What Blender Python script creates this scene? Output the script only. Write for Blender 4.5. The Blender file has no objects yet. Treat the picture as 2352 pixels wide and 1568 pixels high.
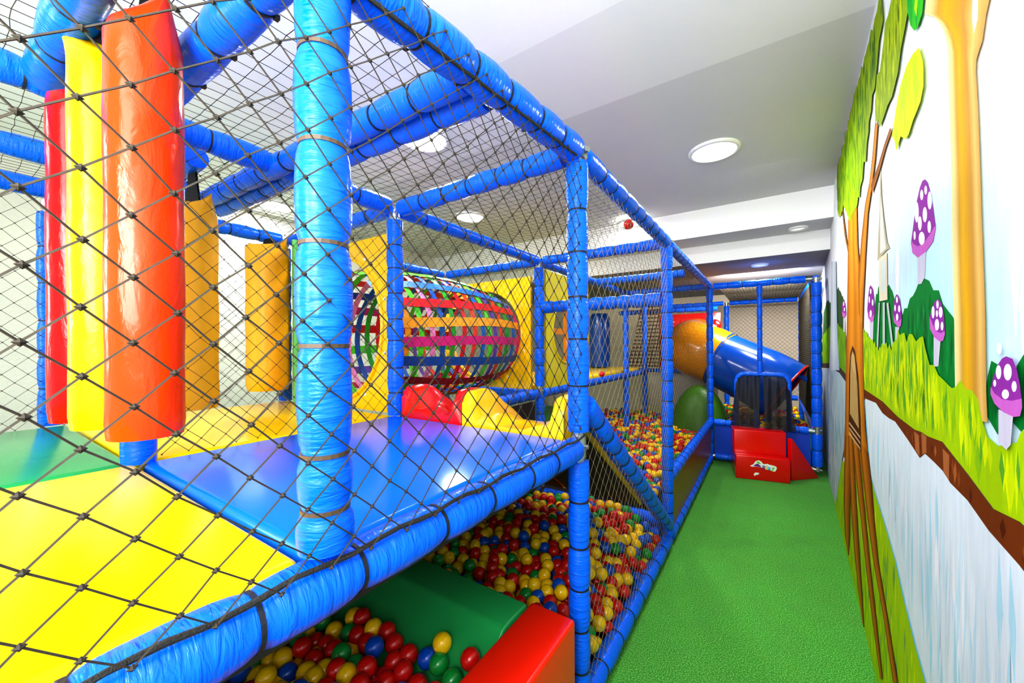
import bpy, bmesh, math, random
from mathutils import Vector, Matrix, Quaternion
from mathutils.bvhtree import BVHTree
R = random.Random(11)
C = bpy.context.scene.collection
V = Vector
# world axes: X across (right), Y deep into the room, Z up
FX, NX, OX, RX = -0.636, -1.745, -2.92, 0.467        # post rows across
Y1, Y2, Y3, Y4, Y5, Y6 = 0.37, 1.43, 3.067, 5.64, 6.69, 8.1
ZT, ZD, ZB = 2.30, 1.116, 0.07                        # top rails, deck rails, floor rails

# ------------------------------------------------------------------ camera
FPX, YAW, ROLL, HYC, EYE = 880.0, math.radians(33.75), math.radians(0.33), 796.0, 1.52
cf = V((-math.sin(YAW), math.cos(YAW), 0)); cr = V((math.cos(YAW), math.sin(YAW), 0)); cu = V((0, 0, 1))
crr = math.cos(ROLL)*cr - math.sin(ROLL)*cu; cuu = math.sin(ROLL)*cr + math.cos(ROLL)*cu
cam = bpy.data.cameras.new('camera'); camo = bpy.data.objects.new('camera', cam); C.objects.link(camo)
cam.sensor_width = 36; cam.lens = 36*FPX/2352; cam.shift_y = (HYC-784)/2352; cam.clip_start = 0.02
camo.matrix_world = Matrix(((crr.x, cuu.x, -cf.x, 0), (crr.y, cuu.y, -cf.y, 0), (crr.z, cuu.z, -cf.z, EYE), (0, 0, 0, 1)))
bpy.context.scene.camera = camo
def ray(x, y): return cf + crr*((x-1176)/FPX) + cuu*((HYC-y)/FPX)
def project(p):
    d = V(p)-V((0, 0, EYE)); Z = d.dot(cf)
    return (1176+FPX*d.dot(crr)/Z, HYC-FPX*d.dot(cuu)/Z, Z)
def at_y(x, y, Y):
    d = ray(x, y); return V((0, 0, EYE))+d*(Y/d.y)
WA, WB = V((.404, 2.335)), V((.522, 4.66))            # foot of the painted wall
WD = (WB-WA).normalized(); WN = V((-WD.y, WD.x))      # along the wall, into the room
def wall_sz(x, y):
    d = ray(x, y); n = V((WN.x, WN.y, 0)); t = n.dot(V((WA.x, WA.y, -EYE+EYE)))/n.dot(d)
    p = V((0, 0, EYE))+d*t
    return ((V((p.x, p.y))-WA).dot(WD), p.z)
def wall_pt(s, z, off=0.0):
    p = WA+WD*s+WN*off; return V((p.x, p.y, z))

# ------------------------------------------------------------------ materials
def lin(c): return tuple((x/12.92 if x <= .04045 else ((x+.055)/1.055)**2.4) for x in [k/255 for k in c])
def mat(name, rgb, rough=.4, metal=0, bump=0, bscale=(40, 40, 40), bdist=.004, coat=0, var=0, varscale=6, spec=.5, trans=0, emit=None, estr=0):
    m = bpy.data.materials.new(name); m.use_nodes = True; nt = m.node_tree; b = nt.nodes['Principled BSDF']
    c = lin(rgb)+(1,)
    b.inputs['Base Color'].default_value = c; b.inputs['Roughness'].default_value = rough; b.inputs['Metallic'].default_value = metal
    b.inputs['Coat Weight'].default_value = coat; b.inputs['Coat Roughness'].default_value = .12; b.inputs['Specular IOR Level'].default_value = spec
    if trans: b.inputs['Alpha'].default_value = 1-trans
    tc = nt.nodes.new('ShaderNodeTexCoord')
    if bump:
        mp = nt.nodes.new('ShaderNodeMapping'); mp.inputs['Scale'].default_value = bscale
        n = nt.nodes.new('ShaderNodeTexNoise'); n.inputs['Scale'].default_value = 1; n.inputs['Detail'].default_value = 4
        n.inputs['Distortion'].default_value = .6
        bp = nt.nodes.new('ShaderNodeBump'); bp.inputs['Strength'].default_value = bump; bp.inputs['Distance'].default_value = bdist
        nt.links.new(tc.outputs['Object'], mp.inputs['Vector']); nt.links.new(mp.outputs['Vector'], n.inputs['Vector'])
        nt.links.new(n.outputs['Fac'], bp.inputs['Height']); nt.links.new(bp.outputs['Normal'], b.inputs['Normal'])
    if var:
        n2 = nt.nodes.new('ShaderNodeTexNoise'); n2.inputs['Scale'].default_value = varscale; n2.inputs['Detail'].default_value = 3
        nt.links.new(tc.outputs['Object'], n2.inputs['Vector'])
        mx = nt.nodes.new('ShaderNodeMixRGB'); mx.inputs[1].default_value = tuple(x*(1-var) for x in c[:3])+(1,); mx.inputs[2].default_value = tuple(min(1, x*(1+var)) for x in c[:3])+(1,)
        nt.links.new(n2.outputs['Fac'], mx.inputs[0]); nt.links.new(mx.outputs[0], b.inputs['Base Color'])
    if emit:
        b.inputs['Emission Color'].default_value = lin(emit)+(1,); b.inputs['Emission Strength'].default_value = estr
    return m
BLUE = (0, 108, 244)
M = {}
M['blue_z'] = mat('blue_vinyl_upright', BLUE, .27, bump=.95, bscale=(14, 14, 75), bdist=.008, coat=.14, spec=.28)
M['blue_y'] = mat('blue_vinyl_lengthwise', BLUE, .27, bump=.95, bscale=(14, 75, 14), bdist=.008, coat=.14, spec=.28)
M['blue_x'] = mat('blue_vinyl_crosswise', BLUE, .27, bump=.95, bscale=(75, 14, 14), bdist=.008, coat=.14, spec=.28)
M['pad_blue'] = mat('glossy_blue_pad', (0, 112, 250), .17, bump=.1, bscale=(9, 9, 9), bdist=.004, coat=0, spec=.3)
M['pad_yellow'] = mat('glossy_yellow_pad', (255, 212, 0), .24, bump=.15, bscale=(9, 9, 9), bdist=.006, coat=0, spec=.22)
M['pad_green'] = mat('glossy_green_pad', (40, 158, 86), .2, bump=.1, bscale=(9, 9, 9), bdist=.004, coat=.08)
M['pad_red'] = mat('glossy_red_pad', (240, 40, 10), .22, bump=.1, bscale=(9, 9, 9), bdist=.004, coat=.3)
M['bag_orange'] = mat('orange_vinyl', (236, 62, 2), .2, bump=.7, bscale=(26, 26, 9), bdist=.006, coat=.06, spec=.3)
M['bag_red'] = mat('red_vinyl', (205, 2, 0), .2, bump=.6, bscale=(26, 26, 9), bdist=.006, coat=.06, spec=.3)
M['bag_yellow'] = mat('yellow_vinyl', (250, 206, 0), .22, bump=.6, bscale=(26, 26, 9), bdist=.006, coat=.04, spec=.25)
M['bag_amber'] = mat('amber_vinyl', (236, 176, 4), .4, bump=.35, bscale=(20, 20, 9), bdist=.006)
M['black'] = mat('black_fabric', (18, 18, 20), .8)
M['plastic_yellow'] = mat('yellow_plastic', (252, 200, 0), .18, coat=.4, bump=.05)
M['plastic_lime'] = mat('lime_yellow_plastic', (214, 200, 20), .25, coat=.3, bump=.05)
M['plastic_amber'] = mat('amber_plastic', (216, 140, 8), .2, coat=.5)
M['plastic_blue'] = mat('deep_blue_plastic', (0, 72, 160), .2, coat=.5)
M['plastic_red'] = mat('red_plastic', (226, 14, 10), .16, coat=.5)
M['plastic_green'] = mat('green_plastic', (70, 120, 20), .4)
M['panel_blue'] = mat('flat_blue_vinyl', (0, 70, 196), .45, bump=.1)
M['panel_brown'] = mat('brown_vinyl', (150, 84, 20), .3, bump=.1, var=.2)
M['step_red'] = mat('red_step_vinyl', (222, 0, 0), .22, bump=.08, coat=.3)
M['metal'] = mat('galvanised_metal', (190, 196, 190), .32, metal=.85, bump=.3, bscale=(60, 60, 60), bdist=.002)
M['tie_dark'] = mat('dark_cable_tie', (30, 36, 48), .5)
M['tie_brown'] = mat('weathered_cable_tie', (88, 72, 52), .45)
M['net'] = mat('net_twine', (52, 46, 34), .8, var=.45, varscale=90)
M['net_light'] = mat('pale_net_twine', (150, 140, 116), .8, var=.35, varscale=90)
M['rope'] = mat('dark_rope', (52, 52, 48), .9, bump=1, bscale=(300, 300, 300))
M['board_dark'] = mat('dark_board', (46, 40, 34), .7, var=.3)
M['liner'] = mat('dark_floor_liner', (52, 50, 60), .6, bump=.6, bscale=(12, 12, 12), bdist=.02)
M['mesh_black'] = mat('black_gauze', (22, 22, 24), .6, trans=.16, var=.5, varscale=9)
M['wall_white'] = mat('white_plaster', (226, 226, 214), .85, bump=.6, bscale=(60, 60, 60), bdist=.006)
M['wall_cream'] = mat('cream_wall', (226, 212, 188), .85, bump=.2)
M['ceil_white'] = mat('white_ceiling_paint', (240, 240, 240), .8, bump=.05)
M['ceil_dimmed'] = mat('dimmed_ceiling_paint', (214, 214, 216), .8, bump=.05)  # dimmer copy of the white paint, light fall-off put into the colour
M['ceil_dark'] = mat('shaded_ceiling_paint', (150, 148, 148), .8, bump=.05)  # darkest copy, shade of the low far ceiling put into the colour
M['trim_white'] = mat('white_lamp_trim', (240, 240, 240), .3)
M['lamp'] = mat('lamp_glass', (255, 255, 250), .3, emit=(255, 252, 240), estr=9)
M['lamp_dim'] = mat('dim_lamp_glass', (235, 235, 230), .3, emit=(255, 252, 240), estr=.5)
M['white_board'] = mat('white_board', (196, 190, 178), .6)
M['white'] = mat('white_sticker', (245, 245, 245), .4)
M['purple'] = mat('purple_sticker', (130, 30, 150), .4)
M['lime'] = mat('lime_sticker', (110, 200, 20), .4)
M['cyan'] = mat('cyan_sticker', (30, 180, 220), .4)
M['sticker_yellow'] = mat('yellow_sticker', (230, 200, 20), .4)
M['rope_brown'] = mat('brown_climbing_rope', (96, 60, 44), .8)
BALLC = {'red': (206, 20, 14), 'yellow': (250, 204, 12), 'blue': (0, 84, 196), 'green': (18, 150, 62)}
for k, c in BALLC.items(): M['ball_'+k] = mat(k+'_ball_plastic', c, .25, coat=.2)
RIB = [(236, 150, 200), (20, 110, 200), (220, 16, 34), (255, 176, 20), (220, 40, 140), (16, 90, 180), (176, 16, 40), (240, 70, 30), (40, 170, 40), (110, 70, 180), (90, 220, 40)]
for i, c in enumerate(RIB): M['rib%d' % i] = mat('ribbon_colour_%d' % i, c, .5)
# carpet
def carpet():
    m = bpy.data.materials.new('green_turf_carpet'); m.use_nodes = True; nt = m.node_tree; b = nt.nodes['Principled BSDF']; b.inputs['Roughness'].default_value = .9
    tc = nt.nodes.new('ShaderNodeTexCoord'); n = nt.nodes.new('ShaderNodeTexNoise'); n.inputs['Scale'].default_value = 190; n.inputs['Detail'].default_value = 3
    n2 = nt.nodes.new('ShaderNodeTexNoise'); n2.inputs['Scale'].default_value = 7
    rp = nt.nodes.new('ShaderNodeValToRGB'); e = rp.color_ramp.elements
    e[0].position = .3; e[0].color = lin((34, 116, 26))+(1,); e[1].position = .72; e[1].color = lin((176, 240, 140))+(1,)
    k = rp.color_ramp.elements.new(.5); k.color = lin((82, 178, 60))+(1,)
    mx = nt.nodes.new('ShaderNodeMixRGB'); mx.blend_type = 'MULTIPLY'; mx.inputs[0].default_value = .2
    bp = nt.nodes.new('ShaderNodeBump'); bp.inputs['Strength'].default_value = .8; bp.inputs['Distance'].default_value = .01
    nt.links.new(tc.outputs['Object'], n.inputs['Vector']); nt.links.new(tc.outputs['Object'], n2.inputs['Vector'])
    nt.links.new(n.outputs['Fac'], rp.inputs[0]); nt.links.new(rp.outputs[0], mx.inputs[1]); nt.links.new(n2.outputs['Color'], mx.inputs[2])
    nt.links.new(mx.outputs[0], b.inputs['Base Color']); nt.links.new(n.outputs['Fac'], bp.inputs['Height']); nt.links.new(bp.outputs[0], b.inputs['Normal'])
    return m
M['carpet'] = carpet()
def paint():
    m = bpy.data.materials.new('mural_paint'); m.use_nodes = True; nt = m.node_tree; b = nt.nodes['Principled BSDF']; b.inputs['Roughness'].default_value = .7; b.inputs['Specular IOR Level'].default_value = .08
    a = nt.nodes.new('ShaderNodeVertexColor'); a.layer_name = 'Col'
    tc = nt.nodes.new('ShaderNodeTexCoord'); mp = nt.nodes.new('ShaderNodeMapping'); mp.inputs['Scale'].default_value = (40, 40, 6)
    n = nt.nodes.new('ShaderNodeTexNoise'); n.inputs['Scale'].default_value = 1; n.inputs['Detail'].default_value = 4
    mr = nt.nodes.new('ShaderNodeMapRange'); mr.inputs['To Min'].default_value = .84; mr.inputs['To Max'].default_value = 1.1
    mx = nt.nodes.new('ShaderNodeMixRGB'); mx.blend_type = 'MULTIPLY'; mx.inputs[0].default_value = 1
    nt.links.new(tc.outputs['Object'], mp.inputs[0]); nt.links.new(mp.outputs[0], n.inputs['Vector']); nt.links.new(n.outputs['Fac'], mr.inputs[0])
    nt.links.new(a.outputs['Color'], mx.inputs[1]); nt.links.new(mr.outputs[0], mx.inputs[2]); nt.links.new(mx.outputs[0], b.inputs['Base Color'])
    return m
M['paint'] = paint()

# ------------------------------------------------------------------ mesh helpers
class MB:
    def __init__(s): s.v = []; s.f = []; s.mi = []; s.col = None
    def add(s, vs, fs, mi=0):
        o = len(s.v); s.v += [V(p) for p in vs]; s.f += [tuple(i+o for i in f) for f in fs]; s.mi += [mi]*len(fs)
    def box(s, x0, x1, y0, y1, z0, z1, mi=0):
        s.add([(x0, y0, z0), (x1, y0, z0), (x1, y1, z0), (x0, y1, z0), (x0, y0, z1), (x1, y0, z1), (x1, y1, z1), (x0, y1, z1)],
              [(3, 2, 1, 0), (4, 5, 6, 7), (0, 1, 5, 4), (1, 2, 6, 5), (2, 3, 7, 6), (3, 0, 4, 7)], mi)
    def prism(s, poly, d, mi=0):
        n = len(poly); d = V(d); a = [V(p) for p in poly]; b = [p+d for p in a]
        s.add(a+b, [tuple(range(n))[::-1], tuple(range(n, 2*n))]+[(i, (i+1) % n, n+(i+1) % n, n+i) for i in range(n)], mi)
    def tube(s, path, rad, n=12, caps=True, mi=0, wob=0, phase=0):
        path = [V(p) for p in path]; k = len(path)
        if not hasattr(rad, '__len__'): rad = [rad]*k
        up = None; vs = []
        for i in range(k):
            t = (path[min(i+1, k-1)]-path[max(i-1, 0)]).normalized()
            if up is None:
                up = V((0, 0, 1)) if abs(t.z) < .9 else V((0, 1, 0))
            a = up.cross(t).normalized(); bb = t.cross(a).normalized(); up = bb
            for j in range(n):
                q = 2*math.pi*(j+phase)/n; rr = rad[i]*(1+(R.uniform(-wob, wob) if wob else 0))
                vs.append(path[i]+(a*math.cos(q)+bb*math.sin(q))*rr)
        fs = [(i*n+j, i*n+(j+1) % n, (i+1)*n+(j+1) % n, (i+1)*n+j) for i in range(k-1) for j in range(n)]
        if caps: fs += [tuple(range(n))[::-1], tuple((k-1)*n+j for j in range(n))]
        s.add(vs, fs, mi)
    def sphere(s, c, r, nu=16, nv=10, mi=0, sc=(1, 1, 1)):
        c = V(c); vs = [c+V((0, 0, r*sc[2]))]
        for i in range(1, nv):
            a = math.pi*i/nv
            for j in range(nu):
                b = 2*math.pi*j/nu; vs.append(c+V((r*sc[0]*math.sin(a)*math.cos(b), r*sc[1]*math.sin(a)*math.sin(b), r*sc[2]*math.cos(a))))
        vs.append(c-V((0, 0, r*sc[2]))); fs = [(0, 1+j, 1+(j+1) % nu) for j in range(nu)]
        for i in range(nv-2):
            o = 1+i*nu; fs += [(o+j, o+nu+j, o+nu+(j+1) % nu, o+(j+1) % nu) for j in range(nu)]
        o = 1+(nv-2)*nu; fs += [(o+j, len(vs)-1, o+(j+1) % nu) for j in range(nu)]
        s.add(vs, fs, mi)
    def build(s, name, mats, parent=None, smooth=False, bevel=0, seg=3, root=None):
        o0 = V((0, 0, 0))
        p = parent
        while p is not None: o0 = o0+p.location; p = p.parent
        me = bpy.data.meshes.new(name)
        me.from_pydata([tuple(v-o0) for v in s.v], [], s.f); me.update()
        if not isinstance(mats, (list, tuple)): mats = [mats]
        for mm in mats: me.materials.append(mm)
        if len(mats) > 1: me.polygons.foreach_set('material_index', s.mi)
        if bevel:
            b = bmesh.new(); b.from_mesh(me)
            es = [e for e in b.edges if len(e.link_faces) == 2 and e.calc_face_angle(0) > .5]
            bmesh.ops.bevel(b, geom=es, offset=bevel, segments=seg, profile=.5, affect='EDGES', clamp_overlap=True)
            b.to_mesh(me); b.free(); smooth = True
        if smooth:
            me.polygons.foreach_set('use_smooth', [True]*len(me.polygons))
            if bevel or smooth == 'auto':
                try: me.set_sharp_from_angle(angle=.9)
                except Exception: pass
        ob = bpy.data.objects.new(name, me); C.objects.link(ob)
        if parent is not None: ob.parent = parent
        return ob
def tag(o, label=None, cat=None, group=None, kind=None):
    if label: o['label'] = label
    if cat: o['category'] = cat
    if group: o['group'] = group
    if kind: o['kind'] = kind
    return o
def thing(name, label, cat, loc, group=None):
    o = bpy.data.objects.new(name, None); C.objects.link(o); o.location = loc; o.empty_display_size = .05
    return tag(o, label, cat, group)
def simple(name, mb, m, label, cat, **k):
    g = k.pop('group', None); o = mb.build(name, m, None, **k); return tag(o, label, cat, g)

# ------------------------------------------------------------------ the room
def struct(name, mb, m, **k): return tag(mb.build(name, m, None, **k), kind='structure')
b = MB(); b.add([(-4.7, -1.6, 0), (1.2, -1.6, 0), (1.2, 8.8, 0), (-4.7, 8.8, 0)], [(0, 1, 2, 3)]); struct('floor', b, M['carpet'])
b = MB(); b.box(-4.8, -4.68, -1.6, 8.8, 0, 3.2); struct('wall_left', b, M['wall_white'])
b = MB(); b.box(-4.8, 1.3, 8.7, 8.82, 0, 3.2); struct('wall_back', b, M['wall_cream'])
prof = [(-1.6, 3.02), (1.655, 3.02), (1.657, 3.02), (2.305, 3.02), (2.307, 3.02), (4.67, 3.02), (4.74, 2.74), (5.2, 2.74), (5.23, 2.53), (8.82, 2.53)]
zm = [0, 3, 3, 1, 1, 0, 1, 0, 2]  # paint tone per strip: lit faces white, dimmer undersides painted darker
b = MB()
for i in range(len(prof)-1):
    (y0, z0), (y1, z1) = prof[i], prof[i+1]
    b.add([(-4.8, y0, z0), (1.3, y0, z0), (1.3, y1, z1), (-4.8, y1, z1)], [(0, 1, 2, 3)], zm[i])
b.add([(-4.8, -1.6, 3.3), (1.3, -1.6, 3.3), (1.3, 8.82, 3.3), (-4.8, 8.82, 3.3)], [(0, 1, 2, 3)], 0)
struct('ceiling', b, [M['ceil_white'], M['ceil_dimmed'], M['ceil_dark'], mat('falloff_ceiling_paint', (230, 230, 232), .8, bump=.05)])  # off-white strip has a little light fall-off painted in
S0, S1 = -4.1, 6.55
b = MB(); p = [wall_pt(S0, 0), wall_pt(S1, 0), wall_pt(S1, 0, -.12), wall_pt(S0, 0, -.12)]; b.prism(p, (0, 0, 3.25))
wall = struct('wall_right', b, M['ceil_white'])

# ------------------------------------------------------------------ mural on the right wall
mur = MB(); mcol = []; layer = [1]
def L3(c): return lin(c)
def zz(p): return wall_sz(*p)
def madd(pts, cols, faces):
    off = .00009*layer[0]
    o = len(mur.v); mur.add([wall_pt(s, z, off) for s, z in pts], faces); mcol.extend(cols)
def mpoly(pts, col, px=True, nl=True):
    if px: pts = [zz(p) for p in pts]
    pts = [(s, max(z, .001)) for s, z in pts]
    c = L3(col) if not isinstance(col, list) else None
    madd(pts, [c or L3(k) for k in (col if c is None else pts)], [tuple(range(len(pts)))])
    if nl: layer[0] += 1
    return pts
def jag(pts, amp, step, closed=True):
    out = []; n = len(pts)
    for i in range(n if closed else n-1):
        a, c = V(pts[i]), V(pts[(i+1) % n]); k = max(1, int((c-a).length/step))
        for j in range(k):
            q = a.lerp(c, j/k); s = 1 if (j % 2) else -.5
            d = (c-a).normalized() if (c-a).length > 0 else V((1, 0)); nn = V((d.y, -d.x))
            q = q+nn*amp*s*R.uniform(.2, 1)+V((0, amp*R.uniform(-.2, .6)))
            out.append((q.x, q.y))
    if not closed: out.append(tuple(pts[-1]))
    return out
def inside(p, poly):
    r = False; n = len(poly); j = n-1
    for i in range(n):
        if (poly[i][1] > p[1]) != (poly[j][1] > p[1]) and p[0] < (poly[j][0]-poly[i][0])*(p[1]-poly[i][1])/(poly[j][1]-poly[i][1])+poly[i][0]: r = not r
        j = i
    return r
def strokes(poly, n, cols, ln, wd, colf=None):
    xs = [p[0] for p in poly]; ys = [p[1] for p in poly]
    for k in range(n):
        for t in range(12):
            q = (R.uniform(min(xs), max(xs)), R.uniform(min(ys), max(ys)))
            if inside(q, poly): break
        else: continue
        l = ln*R.uniform(.5, 1.3); w = wd*R.uniform(.5, 1.3); c = L3(colf(q) if colf else R.choice(cols)); sl = R.uniform(-.12, .12)*l
        if not (inside((q[0]+sl, q[1]+l), poly) and inside((q[0]-sl, q[1]-l), poly)): continue
        if q[1]-l < .002: continue
        off = .00009*layer[0]+.000004*(k % 20)
        mur.add([wall_pt(s, z, off) for s, z in [(q[0]-sl, q[1]-l), (q[0]+w, q[1]), (q[0]+sl, q[1]+l), (q[0]-w, q[1])]], [(0, 1, 2, 3)]); mcol.extend([c]*4)
    layer[0] += 1
def mellipse(c, rx, ry, col, sc=None, o=(0, 0)):
    pts = []
    for j in range(18):
        a = 2*math.pi*j/18; p = (c[0]+rx*math.cos(a), c[1]+ry*math.sin(a))
        if sc: p = (o[0]+p[0]/sc, o[1]+p[1]/sc)
        pts.append(p)
    mpoly(pts, col, nl=False)
def strip(left, right, cols, nl=True):
    a = [zz(p) for p in left]; c = [zz(p) for p in right]; n = len(cols); pts = []; cc = []; fs = []
    for i in range(len(a)):
        for j in range(n):
            t = j/(n-1); pts.append((a[i][0]*(1-t)+c[i][0]*t, max(.001, a[i][1]*(1-t)+c[i][1]*t))); cc.append(L3(cols[j]))
    for i in range(len(a)-1):
        for j in range(n-1): fs.append((i*n+j, i*n+j+1, (i+1)*n+j+1, (i+1)*n+j))
    madd(pts, cc, fs)
    if nl: layer[0] += 1
def Z1(pts): return [(1850+x/1.96, y/1.96) for x, y in pts]
def Z2(pts): return [(1850+x/1.96, 768+y/1.96) for x, y in pts]
def Z3(pts): return [(1880+x/3.136, 350+y/3.136) for x, y in pts]
# sky grid
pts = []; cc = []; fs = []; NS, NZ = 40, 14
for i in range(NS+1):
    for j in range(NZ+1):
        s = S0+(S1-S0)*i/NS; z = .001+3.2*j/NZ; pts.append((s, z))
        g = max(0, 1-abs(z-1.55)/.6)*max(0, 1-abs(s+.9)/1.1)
        far = min(1, max(0, (s-2.6)/1.0))  # far end greyed: shadow on the wall painted into the sky
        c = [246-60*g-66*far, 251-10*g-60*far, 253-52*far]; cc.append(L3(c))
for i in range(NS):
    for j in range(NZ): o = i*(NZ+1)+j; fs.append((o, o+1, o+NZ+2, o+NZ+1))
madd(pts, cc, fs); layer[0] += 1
strokes([(S0, .1), (2.4, .1), (2.4, 3.1), (S0, 3.1)], 200, [(238, 249, 253), (250, 253, 254), (232, 247, 252)], .16, .03)
# dark bushes
DG = (0, 140, 56)
for P in [Z3([(610, 1500), (605, 1180), (640, 1110), (680, 1040), (700, 990), (725, 930), (770, 905), (800, 930), (830, 980), (870, 1000), (900, 1080), (940, 1160), (1000, 1240), (1010, 1700), (900, 1700), (800, 1600)]),
          Z3([(395, 1450), (395, 1200), (410, 1060), (440, 960), (520, 970), (560, 1080), (610, 1180), (620, 1500)]),
          [(2268, 960), (2268, 860), (2278, 835), (2292, 828), (2305, 845), (2312, 900), (2318, 1020), (2290, 1010)],
          [(2320, 960), (2335, 840), (2352, 815), (2400, 800), (2480, 840), (2560, 1000), (2480, 1060), (2352, 1010)]]:
    w = [zz(p) for p in P]; w = jag(w, .012, .03); mpoly(w, DG, px=False); strokes(w, 60, [(0, 120, 44), (20, 156, 70), (6, 110, 50)], .05, .012)
P = [(1888, 860), (1892, 720), (1900, 690), (1912, 700), (1925, 660), (1940, 690), (1946, 860)]
mpoly(jag([zz(p) for p in P], .02, .06), (60, 96, 50), px=False)
# mushrooms standing behind the grass
def mushroom(cap, band, spots, stem, f, sc, o):
    mpoly(f(stem), (214, 214, 226)); mpoly(f(cap), (160, 62, 172)); mpoly(f(band), (212, 118, 206))
    for (x, y, rx, ry) in spots: mellipse((x, y), rx, ry, (252, 250, 252), sc, o)
    layer[0] += 1
O3 = (1880, 350)
mushroom([(770, 193), (790, 215), (800, 250), (815, 310), (830, 400), (848, 530), (830, 630), (780, 710), (720, 755), (680, 720), (670, 650), (685, 540), (705, 380), (735, 250), (752, 205)],
         [(671, 632), (690, 660), (720, 675), (760, 655), (800, 600), (844, 528), (848, 545), (830, 640), (780, 712), (720, 757), (680, 722)],
         [(748, 305, 12, 38), (777, 270, 10, 33), (806, 345, 16, 65), (712, 430, 15, 75), (771, 447, 16, 55), (735, 510, 14, 52), (803, 535, 13, 44), (697, 597, 8, 32), (748, 618, 22, 48)],
         [(720, 745), (778, 715), (768, 900), (745, 945), (716, 950)], Z3, 3.136, O3)
mushroom([(865, 1055), (890, 1080), (910, 1160), (918, 1300), (905, 1350), (880, 1362), (840, 1330), (810, 1270), (805, 1190), (825, 1120), (845, 1070)],
         [(807, 1185), (830, 1240), (860, 1290), (890, 1300), (916, 1285), (918, 1310), (905, 1355), (880, 1362), (840, 1330), (810, 1270)],
         [(864, 1095, 9, 30), (832, 1150, 11, 45), (887, 1150, 14, 40), (860, 1160, 8, 25), (860, 1240, 16, 42), (897, 1250, 10, 32)],
         [(835, 1325), (885, 1355), (870, 1540), (835, 1545)], Z3, 3.136, O3)
mushroom([(380, 955), (395, 985), (405, 1060), (410, 1150), (400, 1210), (385, 1225), (360, 1190), (355, 1130), (362, 1030), (370, 970)],
         [(355, 1135), (370, 1175), (390, 1185), (409, 1160), (400, 1212), (385, 1225), (360, 1190)],
         [(380, 1000, 6, 20), (370, 1060, 5, 25), (394, 1080, 6, 24), (380, 1160, 8, 26)], [(370, 1215), (400, 1212), (395, 1420), (380, 1420)], Z3, 3.136, O3)
mushroom([(572, 1020), (590, 1055), (600, 1120), (607, 1190), (600, 1250), (585, 1262), (550, 1220), (540, 1150), (552, 1070), (562, 1030)],
         [(541, 1160), (560, 1205), (585, 1215), (606, 1195), (600, 1250), (585, 1262), (550, 1222)],
         [(572, 1060, 7, 24), (558, 1120, 6, 24), (588, 1125, 8, 26), (573, 1185, 9, 26)], [(558, 1255), (588, 1258), (578, 1380), (558, 1380)], Z3, 3.136, O3)
mushroom([(184, 1055), (196, 1090), (203, 1160), (190, 1195), (176, 1180), (172, 1110)], [(173, 1140), (188, 1160), (203, 1150), (190, 1195), (176, 1180)], [(184, 1090, 4, 16), (190, 1130, 4, 14)], [(182, 1190), (194, 1192), (192, 1300), (182, 1300)], Z3, 3.136, O3)
# pale tower on thin legs
mpoly(Z3([(452, 60), (460, 300), (475, 450), (500, 640), (520, 690), (500, 700), (430, 780), (437, 600), (448, 400), (450, 200)]), (196, 190, 160))
mpoly(Z3([(456, 300), (470, 460), (488, 640), (494, 690), (450, 730), (450, 500)]), (232, 232, 222))
mpoly(Z3([(440, 765), (500, 715), (505, 1060), (445, 1072)]), (238, 232, 204)); mpoly(Z3([(455, 790), (488, 760), (492, 1000), (458, 1010)]), (224, 234, 226))
for q in ([(440, 1080), (450, 1080), (436, 1430), (424, 1430)], [(470, 1080), (486, 1080), (488, 1520), (470, 1520)], [(498, 1085), (512, 1080), (552, 1420), (538, 1430)]): mpoly(Z3(q), (200, 214, 206))
# big tree behind the grass
TL = [(2131, 0), (2128, 31), (2151, 38), (2166, 56), (2176, 82), (2182, 107), (2184, 219), (2189, 357), (2192, 536), (2194, 663), (2197, 740), (2199, 900), (2205, 960)]
TR = [(2279, 0), (2272, 31), (2263, 92), (2256, 112), (2249, 135), (2248, 163), (2253, 245), (2258, 378), (2262, 510), (2267, 638), (2270, 740), (2272, 900), (2275, 970)]
TL = [(2100, -150)]+TL; TR = [(2320, -150)]+TR
strip(TL, TR, [(246, 232, 178), (240, 222, 150), (214, 170, 60), (232, 186, 24), (222, 172, 44), (206, 160, 70), (240, 204, 120), (212, 168, 92)])
mpoly([(2243, -150), (2255, -150), (2252, 40), (2243, 76), (2239, 40)], (246, 248, 250))
# grass
top = [(1984, 760), (2000, 778), (2020, 802), (2035, 792), (2050, 806), (2062, 776), (2075, 764), (2086, 790), (2100, 768), (2108, 782), (2117, 776), (2130, 802), (2140, 832), (2160, 856), (2176, 866), (2190, 890), (2200, 884), (2225, 886), (2240, 900), (2262, 950), (2275, 990), (2300, 1015), (2330, 1030), (2340, 1002), (2352, 990), (2500, 960), (2700, 1000)]
bank_top = [(2700, 1560), (2500, 1350), (2352, 1200), (2290, 1170), (2230, 1090), (2170, 1015), (2135, 1002), (2120, 992), (2105, 987), (2065, 957), (2030, 922), (1986, 893)]
w = jag([zz(p) for p in top], .018, .03, False)+[zz(p) for p in bank_top]
mpoly(w, (176, 214, 0), px=False)
strokes(w, 1500, [(206, 230, 0), (214, 236, 10), (150, 200, 20), (110, 180, 50), (186, 222, 0), (222, 240, 0)], .06, .012)
wl = jag([zz(p) for p in [(1889, 838), (1890, 772), (1905, 752), (1925, 742), (1944, 772), (1946, 872), (1925, 846)]], .02, .08)
mpoly(wl, (120, 168, 20), px=False); strokes(wl, 120, [(150, 200, 20), (90, 140, 30)], .08, .03)
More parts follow.
